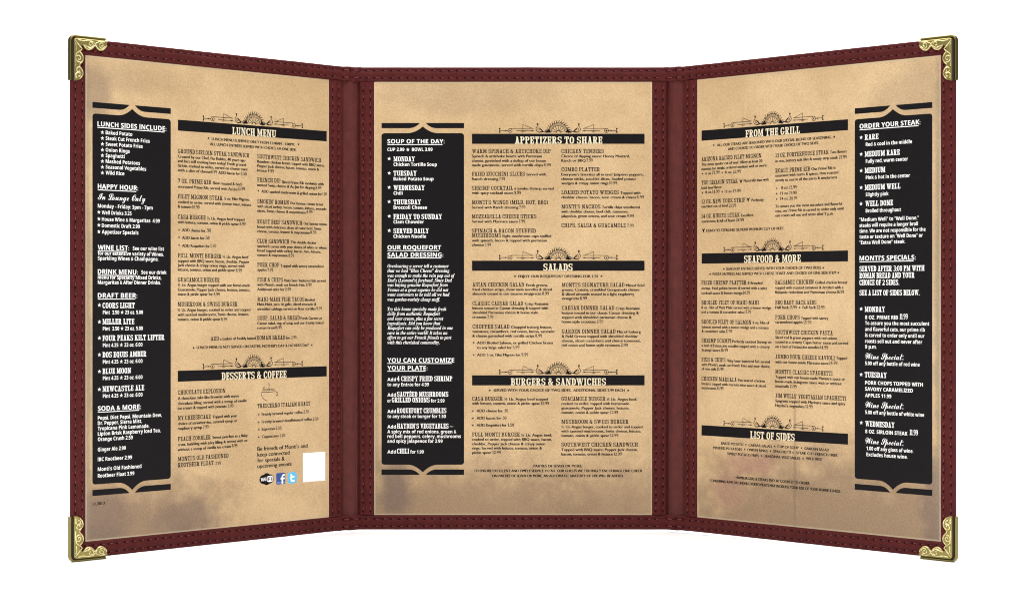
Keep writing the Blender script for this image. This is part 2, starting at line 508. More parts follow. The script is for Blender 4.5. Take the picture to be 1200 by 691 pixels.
for key in ('left', 'right'):
    for top in (True, False):
        corner(key, top)
PRINT_LEFT = r'''
>sidebar
H|14.6|100.7|73.2|LUNCH SIDES INCLUDE:
*|20.6|79.5
w|24.6|57.5|81.2|Baked Potato
*|20.6|85.6
w|24.6|79.4|87.2|Steak Cut French Fries
*|20.6|91.7
w|24.6|70.5|93.3|Sweet Potato Fries
*|20.6|97.8
w|24.6|54.2|99.4|Onion Rings
*|20.6|103.7
w|24.6|47.9|105.3|Spaghetti
*|20.6|109.8
w|24.6|67.1|111.4|Mashed Potatoes
*|20.6|115.8
w|24.6|74.9|117.3|Seasonal Vegetables
*|20.6|121.9
w|24.6|47.6|123.4|Wild Rice
H|15.0|64.8|138.6|HAPPY HOUR:
k|15.0|74.0|150.0|In Lounge Only
w|15.0|83.2|158.5|Monday - Friday: 3pm - 7pm
*|16.3|163.2
w|19.9|56.6|165.4|Well Drinks 3.25
*|16.3|170.3
w|19.9|92.2|172.3|House Wine & Margaritas  4.99
*|16.3|176.8
w|19.9|67.0|178.9|Domestic Draft 2.99
*|16.3|183.7
w|19.9|65.2|185.6|Appetizer Specials
H|15.0|53.5|202.6|WINE LIST:
w|58.1|97.8|202.2|See our wine list
w|15.0|97.1|208.0|for our extensive variety of Wines,
w|15.0|90.5|213.3|Sparkling Wines & Champagne.
H|15.0|64.4|228.0|DRINK MENU:
w|68.9|100.9|227.5|See our drink
w|15.0|94.2|233.2|menu for Specialty Mixed Drinks,
w|15.0|93.3|238.5|Margaritas & After Dinner Drinks.
H|15.0|63.7|252.9|DRAFT BEER:
*|16.9|260.5
W|20.7|60.5|263.8|COORS LIGHT
w|21.1|70.9|270.1|Pint  3.50 ★ 23 oz. 5.00
*|16.9|278.1
W|20.7|60.0|280.8|MILLER LITE
w|21.1|70.7|287.2|Pint  3.50 ★ 23 oz. 5.00
*|16.9|295.0
W|20.7|98.0|298.1|FOUR PEAKS KILT LIFTER
w|21.1|70.3|304.6|Pint 4.25 ★ 23 oz. 6.00
*|16.9|312.6
W|20.7|75.1|315.5|DOS EQUIS AMBER
w|21.1|70.3|322.1|Pint 4.25 ★ 23 oz. 6.00
*|16.9|330.0
W|20.7|55.9|332.8|BLUE MOON
w|21.1|70.3|339.2|Pint 4.25 ★ 23 oz. 6.00
*|16.9|348.8
W|20.7|72.4|351.5|NEWCASTLE ALE
w|21.1|70.3|357.9|Pint 4.25 ★ 23 oz. 6.00
H|15.0|68.5|371.3|SODA & MORE:
w|15.0|94.7|380.6|Pepsi, Diet Pepsi, Mountain Dew,
w|15.0|69.6|386.0|Dr. Pepper, Sierra Mist,
w|15.0|78.8|391.6|Tropicana Pink Lemonade,
w|15.0|93.3|397.1|Lipton Brisk Raspberry Iced Tea,
w|15.0|58.1|402.9|Orange Crush 2.59
w|15.0|49.5|413.6|Ginger Ale 2.99
w|15.0|57.2|423.9|IBC Rootbeer 2.99
w|15.0|68.9|434.2|Monti's Old Fashioned
w|15.0|60.0|441.1|Rootbeer Float 3.99
>date
b|9.1|23.4|469.7|11.2013
>LUNCH MENU
T|188.1|248.9|36.0|LUNCH MENU
*|156.2|77.8
c|160.5|275.8|79.7|LUNCH MENU IS SERVED ONLY FROM 11:00AM - 3:00PM.
*|281.2|77.6
c|158.1|278.0|85.4|ALL LUNCH ENTRÉES SERVED WITH CHOICE OF ONE SIDE.
s|115.8|211.6|96.2|GROUND SIRLOIN STEAK SANDWICH
b|115.8|205.8|101.2|Created by our Chef, Pio Robles, 40 years ago
b|115.8|206.8|106.0|and he's still cooking here today! Fresh ground
b|115.8|209.3|111.0|Sirloin, cooked to order, served on cheese toast
b|115.8|158.9|116.0|with a slice of cheese
p|159.5|167.5|116.1|8.99
b|169.5|198.7|116.3|ADD bacon for
p|199.7|207.9|116.4|0.50
s|115.8|159.5|128.4|7 OZ. PRIME RIB
b|161.9|201.7|128.1|Slow roasted & herb
b|115.8|195.2|133.8|encrusted Prime Rib, served with Au Jus
p|196.4|205.4|133.1|11.99
s|115.8|174.9|145.2|FILET MIGNON STEAK
b|177.5|211.6|144.6|5 oz. Filet Mignon,
b|115.8|214.0|150.4|cooked to order, served with cheese toast, lettuce
b|115.8|133.4|155.4|& tomato
p|134.4|144.1|155.6|10.99
s|115.8|152.6|167.3|CASA BURGER
b|154.6|204.8|167.2|½ Lb. Angus beef topped
b|115.8|197.1|172.3|with lettuce, tomato, onion & pickle spear
p|198.1|206.2|172.1|8.99
.|117.3|179.2
b|121.3|152.0|180.9|ADD cheese for
p|153.2|159.5|180.6|.50
.|117.3|187.4
b|121.3|150.6|189.1|ADD bacon for
p|151.6|157.5|188.7|.50
.|117.3|195.7
b|121.3|157.5|197.8|ADD Roquefort for
p|158.7|166.3|197.4|1.50
s|115.8|173.5|209.3|FULL MONTI BURGER
b|175.1|210.3|209.0|½ Lb. Angus beef
b|115.8|211.6|214.2|topped with BBQ sauce, bacon, cheddar, Pepper
b|115.8|204.8|218.9|Jack cheese & crispy onion rings, served with
b|115.8|192.0|223.7|lettuce, tomato, onion and pickle spear
p|193.2|201.3|224.1|8.99
s|115.8|171.1|235.5|GUACAMOLE BURGER
b|115.8|212.4|240.4|½ Lb. Angus burger topped with our home-made
b|115.8|212.6|245.4|Guacamole, Pepper Jack cheese, lettuce, tomato,
b|115.8|161.9|250.4|onion & pickle spear for
p|163.1|171.1|250.7|8.99
s|222.7|314.1|96.5|SOUTHWEST CHICKEN SANDWICH
b|222.7|319.1|101.4|Boneless chicken breast topped with BBQ sauce,
b|222.7|311.0|106.3|Pepper Jack cheese, bacon, tomato, onion &
b|222.7|235.7|111.3|lettuce
p|237.4|245.6|111.6|8.99
s|222.7|255.2|122.7|FRENCH DIP
b|257.3|318.0|123.0|Sliced Prime Rib sandwich with
b|222.7|304.9|127.7|melted Swiss cheese & Au Jus for dipping
p|306.0|314.5|127.8|8.99
.|224.3|132.8
b|228.5|315.4|134.7|ADD sautéed mushrooms & grilled onions for
p|316.3|322.4|134.6|1.00
s|222.7|267.3|146.9|SMOKIN' ROMAN
b|269.0|316.9|146.5|Our famous roman bread
b|222.7|322.0|151.6|with sliced turkey, bacon, tomato, lettuce, avocado
b|222.7|291.5|156.6|slices, Swiss cheese & mayonnaise
p|292.8|301.4|156.0|8.99
s|222.7|286.5|169.6|ROAST BEEF SANDWICH
b|288.7|322.4|169.2|Our famous roman
b|222.7|314.3|174.6|bread with delicious slices of roast beef, Swiss
b|222.7|297.3|179.6|cheese, tomato, lettuce & mayonnaise
p|298.4|307.1|179.3|8.99
s|222.7|267.9|191.4|CLUB SANDWICH
b|270.1|307.1|191.0|This double decker
b|222.7|322.4|196.4|sandwich comes with your choice of white or wheat
b|222.7|313.6|201.2|bread topped with turkey, bacon, ham, lettuce,
b|222.7|265.6|206.2|tomato & mayonnaise
p|266.7|274.7|206.4|8.99
s|222.7|253.5|218.0|PORK CHOP
b|255.6|317.6|218.0|Topped with savory caramelized
b|222.7|235.7|222.7|apples
p|236.8|244.7|222.9|7.99
s|222.7|258.8|234.8|FISH & CHIPS
b|260.5|320.7|234.6|Flaky beer battered fish served
b|222.7|290.8|239.6|with Monti's steak cut french fries.
p|291.9|300.1|239.5|8.99
b|222.7|260.9|244.8|Additional sides for
p|262.0|270.1|244.9|2.99
s|115.5|195.1|262.1|MUSHROOM & SWISS BURGER
b|115.5|212.9|267.5|½ Lb. Angus burger, cooked to order and topped
b|115.5|210.9|272.6|with sautéed mushrooms, Swiss cheese, lettuce,
b|115.5|172.0|277.7|tomato, onion & pickle spear
p|173.0|181.1|278.2|8.99
s|222.8|289.6|256.7|MAHI-MAHI FISH TACOS
b|291.1|304.6|256.6|Broiled
b|222.8|307.1|261.6|Mahi-Mahi, pico de gallo, sliced avocado &
b|222.8|306.0|266.8|shredded cabbage served on flour tortillas
p|307.1|315.5|266.8|9.99
s|222.8|282.8|277.9|SOUP, SALAD & BREAD
b|284.2|316.1|277.8|Fresh Garden or
b|222.8|317.6|283.0|Caesar salad, cup of soup and our freshly baked
b|222.8|248.2|288.0|roman bread
p|249.2|256.8|288.1|6.99
s|159.1|169.9|300.0|ADD
b|171.5|220.2|299.5|a basket of freshly baked
s|221.6|261.9|300.0|ROMAN BREAD
b|263.3|269.1|299.8|for
p|270.5|278.1|299.7|2.99
*|136.4|307.5
c|140.5|296.2|308.6|LUNCH MENU IS NOT SERVED ON EASTER, MOTHER'S DAY & FATHER'S DAY
*|300.4|307.2
>DESSERTS & COFFEE
T|173.6|263.7|320.0|DESSERTS & COFFEE
s|115.8|178.9|357.7|CHOCOLATE EXPLOSION
b|115.8|197.0|363.3|A chocolate cake-like Brownie with warm
b|115.8|207.9|368.9|chocolate filling, served with a scoop of vanilla
b|115.8|180.3|374.0|ice cream & topped with peanuts
p|181.9|189.7|374.3|7.99
s|115.8|159.0|385.4|NY CHEESECAKE
b|161.4|194.8|385.2|Topped with your
b|115.8|194.8|390.7|choice of strawberries, caramel syrup or
b|115.8|147.2|395.9|raspberry syrup
p|148.7|156.1|395.9|7.99
s|115.8|159.0|408.1|PEACH COBBLER
b|161.4|209.2|407.8|Sweet peaches in a flaky
b|115.8|209.2|413.4|crust, bubbling with juicy filling & served with or
b|115.8|186.2|418.8|without a scoop of vanilla ice cream
p|187.8|195.1|418.4|8.99
s|115.8|183.0|429.7|MONTI'S OLD FASHIONED
s|115.8|163.0|436.4|ROOTBEER FLOAT
p|164.8|172.8|436.7|3.99
s|222.9|298.3|376.5|TRESCERRO ITALIAN ROAST
.|224.6|383.9
b|229.0|287.0|385.2|Freshly brewed regular coffee
p|288.2|296.5|385.0|2.50
.|224.6|392.4
b|229.0|300.6|393.7|Freshly brewed decaffeinated coffee
p|302.0|310.2|393.8|2.50
.|224.6|400.6
b|229.0|247.1|401.9|Espresso
p|248.5|256.6|401.9|2.50
.|224.6|409.0
b|229.0|252.7|410.3|Cappuccino
p|254.1|262.0|410.7|3.00
f|222.9|294.2|424.4|Be friends of Monti's and
f|222.9|268.2|430.9|keep connected
f|222.9|261.1|437.3|for specials &
f|222.9|271.0|443.8|upcoming events
'''
PRINT_MIDDLE = r'''
>sidebar
H|15.7|82.6|72.3|SOUP OF THE DAY:
w|15.7|35.6|81.2|CUP 2.99
*|39.7|79.5
w|44.4|68.6|81.2|BOWL 3.99
*|17.8|90.1
W|22.9|47.9|93.3|MONDAY
w|22.9|73.7|98.7|Chicken Tortilla Soup
*|17.8|107.0
W|22.9|49.9|110.0|TUESDAY
w|22.9|69.7|115.6|Baked Potato Soup
*|17.8|123.7
W|22.9|59.3|126.9|WEDNESDAY
w|22.9|33.5|132.3|Chili
*|17.8|140.4
W|22.9|55.0|143.6|THURSDAY
w|22.9|62.2|149.0|Broccoli Cheese
*|17.9|157.3
W|22.8|79.6|160.7|FRIDAY TO SUNDAY
w|22.8|58.5|165.9|Clam Chowder
*|17.9|174.2
W|22.8|64.2|177.4|SERVED DAILY
w|22.8|61.1|182.8|Chicken Noodle
H|15.8|78.6|196.4|OUR ROQUEFORT
H|15.8|81.2|205.0|SALAD DRESSING:
i|15.8|87.7|217.5|Overhearing a server tell a customer
i|15.8|88.5|223.0|that we had "Bleu Cheese" dressing
i|15.8|94.7|228.7|was enough to make the vein pop out of
i|15.8|91.3|234.2|Dad's (Leonard's) forehead. Since Dad
i|15.8|86.4|239.6|was buying genuine Roquefort from
i|15.8|87.2|245.4|France at a great expense he did not
i|15.8|88.5|250.8|want customers to be told all we had
i|15.8|77.3|256.6|was garden-variety cheap stuff.
i|15.8|84.6|267.8|Try this house specialty made fresh
i|15.8|77.3|273.3|daily from authentic Roquefort
i|15.8|81.2|279.0|and sour cream, plus a few secret
i|15.8|77.8|284.5|ingredients. Did you know that
i|15.8|92.4|289.9|Roquefort can only be produced in one
i|15.8|85.9|295.7|cave in the entire world? It takes an
i|15.8|90.8|301.1|effort to get our French friends to part
i|15.8|77.0|306.9|with this cherished commodity.
H|15.7|94.0|328.3|YOU CAN CUSTOMIZE
H|15.7|62.7|337.4|YOUR PLATE:
w|15.7|25.8|350.2|Add
W|27.0|91.7|350.2|4 CRISPY FRIED SHRIMP
w|15.7|64.4|356.1|to any Entrée for 4.99
w|15.7|25.8|368.4|Add
W|27.0|87.1|368.4|SAUTÉED MUSHROOMS
w|15.7|19.7|375.1|or
W|20.9|65.2|375.1|GRILLED ONIONS
w|66.6|82.6|375.1|for 2.99
w|15.7|25.8|387.6|Add
W|27.0|84.8|387.6|ROQUEFORT CRUMBLES
w|15.7|84.1|393.3|to any steak or burger for 1.50
w|15.7|25.8|405.6|Add
W|27.0|87.3|405.6|HAYDEN'S VEGETABLES
w|89.0|92.7|404.9|~
w|15.7|96.4|411.2|A spicy mix of red onions, green &
w|15.7|101.8|416.7|red bell peppers, celery, mushrooms
w|15.7|80.4|422.3|and spicy jalapenos for 2.99
w|15.7|25.8|434.9|Add
W|27.0|41.1|434.9|CHILI
w|42.5|58.3|434.9|for 1.99
>APPETIZERS TO SHARE
T|165.0|267.5|23.5|APPETIZERS TO SHARE
s|114.8|207.0|83.5|WARM SPINACH & ARTICHOKE DIP
b|114.8|196.5|88.6|Spinach & artichoke hearts with Parmesan
b|114.8|201.5|93.9|cheese, garnished with a dollop of our house
b|114.8|197.8|99.0|made guacamole, served with tortilla chips
p|198.9|207.0|99.0|8.99
s|114.8|176.9|110.2|FRIED ZUCCHINI SLICES
b|178.6|201.5|109.9|Served with
s|219.6|269.3|83.5|CHICKEN TENDERS
b|219.6|299.8|88.6|Choice of dipping sauce: Honey Mustard,
b|219.6|247.9|93.7|Ranch or BBQ
p|248.8|256.1|93.7|7.99
s|219.6|264.7|104.9|COMBO PLATTER
b|219.6|315.7|110.0|Everyone's favorites all in one! Jalapeno poppers,
b|114.8|145.6|115.3|Ranch dressing
p|146.5|153.5|115.3|7.99
b|219.6|306.5|115.1|cheese sticks, zucchini slices, loaded potato
b|219.6|274.5|120.2|wedges & crispy onion rings
p|275.6|284.9|120.2|10.99
s|114.8|163.0|126.7|SHRIMP COCKTAIL
b|164.5|210.7|126.5|6 Jumbo Shrimp served
b|114.8|163.2|131.6|with spicy cocktail sauce
p|164.3|172.3|131.6|9.99
s|114.8|203.9|143.3|MONTI'S WINGS (MILD, HOT, BBQ)
b|114.8|169.0|148.5|Served with Ranch dressing
p|170.0|177.3|148.5|7.99
s|114.8|190.3|160.0|MOZZARELLA CHEESE STICKS
b|114.8|168.7|165.0|Served with Marinara sauce
p|169.6|176.7|165.0|7.99
s|114.8|189.6|176.7|SPINACH & BACON STUFFED
s|114.8|148.9|182.2|MUSHROOMS
b|150.7|207.5|182.0|Eight mushroom caps stuffed
b|114.8|202.4|187.2|with spinach, bacon & topped with parmesan
b|114.8|128.7|192.3|cheese
p|129.8|137.0|192.3|7.99
s|219.6|286.7|131.8|LOADED POTATO WEDGES
b|288.6|312.0|131.6|Topped with
b|219.6|306.9|136.7|cheddar cheese, bacon, sour cream & chives
p|308.0|316.1|136.7|6.99
s|219.6|265.3|148.5|MONTI'S NACHOS
b|267.1|311.5|148.3|Tortilla chips smothered
b|219.6|297.9|153.4|with cheddar cheese, beef chili, tomatoes,
b|219.6|295.2|158.6|jalapeños, green onions, and sour cream
p|296.3|304.3|158.6|9.99
s|219.6|295.0|170.3|CHIPS, SALSA & GUACAMOLE
p|296.5|304.2|169.9|7.99
>SALADS
T|198.4|232.7|108.5|SALADS
*|165.1|227.6
c|169.2|262.6|229.1|ENJOY OUR ROQUEFORT DRESSING FOR 1.59
*|266.5|227.6
s|115.4|175.8|239.8|ASIAN CHICKEN SALAD
b|178.4|203.8|239.5|Fresh greens,
b|115.4|208.3|244.5|fried chicken strips, chow mein noodles & sliced
b|115.4|195.7|249.5|almonds tossed in our sesame vinaigrette
p|197.0|204.9|249.5|8.99
s|115.4|174.7|261.5|CLASSIC CAESAR SALAD
b|176.8|204.4|261.3|Crisp Romaine
b|115.4|204.0|266.3|lettuce tossed in Caesar dressing & topped with
b|115.4|192.1|271.5|shredded Parmesan cheese & home style
b|115.4|131.7|276.7|croutons
p|132.8|139.9|276.7|7.99
s|115.4|158.8|288.6|CHOPPED SALAD
b|160.6|208.3|288.6|Chopped iceberg lettuce,
b|115.4|211.4|293.6|tomatoes, cucumbers, red onion, bacon, avocado
b|115.4|187.7|298.8|& cheese garnished with tortilla strips
p|189.0|196.8|298.8|8.99
.|116.9|305.3
b|120.8|209.9|306.9|ADD Broiled Salmon, or grilled Chicken breast
b|120.8|161.4|312.5|to any large salad for
p|162.5|170.3|312.5|5.99
.|116.9|319.7
b|120.8|171.4|321.0|ADD 5 oz. Filet Mignon for
p|172.7|180.5|321.0|9.99
s|220.1|293.5|240.0|MONTI'S SIGNATURE SALAD
b|295.2|316.7|239.8|Mixed field
b|220.1|310.8|244.8|greens, Craisins, crumbled Gorgonzola cheese
b|220.1|304.8|250.0|& sliced almonds tossed in a light raspberry
b|220.1|240.3|255.0|vinaigrette
p|241.4|249.4|255.0|8.99
s|220.1|281.5|266.9|CAESAR DINNER SALAD
b|283.3|311.5|266.7|Crisp Romaine
b|220.1|310.2|271.9|lettuce tossed in our classic Caesar dressing &
b|220.1|301.7|277.1|topped with shredded parmesan cheese &
b|220.1|259.8|282.3|home-style croutons
p|260.9|268.7|282.3|2.99
s|220.1|283.0|294.3|GARDEN DINNER SALAD
b|284.8|312.4|294.1|Mix of Iceberg
b|220.1|309.1|299.3|& Field Greens topped with shredded cheddar
b|220.1|312.4|304.5|cheese, sliced cucumbers and cherry tomatoes,
b|220.1|288.0|309.7|red onion and home-style croutons
p|289.1|297.4|309.7|2.99
>BURGERS & SANDWICHES
T|160.3|271.8|323.5|BURGERS & SANDWICHES
*|135.6|361.1
c|140.4|293.5|362.4|SERVED WITH YOUR CHOICE OF TWO SIDES.  ADDITIONAL SIDES 2.99 EACH
*|297.8|361.1
s|115.0|150.8|373.0|CASA BURGER
b|153.0|203.8|372.8|½ Lb. Angus beef topped
b|115.0|194.7|377.8|with lettuce, tomato, onion & pickle spear
p|195.7|205.1|377.8|10.99
.|115.8|385.2
b|120.4|150.8|386.5|ADD cheese for
p|152.1|157.1|386.5|.50
.|115.8|393.6
b|120.4|149.0|395.0|ADD bacon for
p|150.4|155.3|395.0|.50
.|115.8|401.9
b|120.4|155.3|403.2|ADD Roquefort for
p|156.7|164.0|403.2|1.50
s|115.0|171.0|414.9|FULL MONTI BURGER
b|172.7|208.3|414.9|½ Lb. Angus beef,
b|115.0|208.3|419.9|cooked to order, topped with BBQ sauce, bacon,
b|115.0|200.5|425.1|cheddar, Pepper Jack cheese & crispy onion
b|115.0|196.8|430.1|rings. Served with lettuce, tomato, onion &
b|115.0|137.5|435.3|pickle spear
p|138.8|148.4|435.3|12.99
s|219.6|271.1|373.2|GUACAMOLE BURGER
b|272.8|308.2|373.0|½ Lb. Angus beef,
b|219.6|298.9|378.0|cooked to order, topped with homemade
b|219.6|298.9|383.2|guacamole, Pepper Jack cheese, lettuce,
b|219.6|275.4|388.4|tomato, onion & pickle spear
p|276.8|285.9|388.4|12.99
s|219.6|298.3|399.9|MUSHROOM & SWISS BURGER
b|219.6|314.5|405.2|½ Lb. Angus burger, cooked to order and topped
b|219.6|313.0|410.2|with sauteed mushrooms, Swiss cheese, lettuce,
b|219.6|275.7|415.4|tomato, onion & pickle spear
p|276.8|286.3|415.4|12.99
s|219.6|309.3|426.7|SOUTHWEST CHICKEN SANDWICH
b|219.6|309.1|431.9|Topped with BBQ sauce, Pepper Jack cheese,
b|219.6|279.8|437.1|bacon, tomato, onion & lettuce
p|280.9|290.2|437.1|12.99
>notice
c|187.1|244.0|451.0|PARTIES OF SEVEN OR MORE:
c|117.1|314.5|456.6|TO ENSURE EXCELLENT AND TIMELY SERVICE TO ALL OUR GUESTS WE STRONGLY ENCOURAGE ONE CHECK
c|138.6|292.4|462.5|ON PARTIES OF SEVEN OR MORE. AN AUTOMATIC GRATUITY OF 18% WILL BE ADDED.
'''
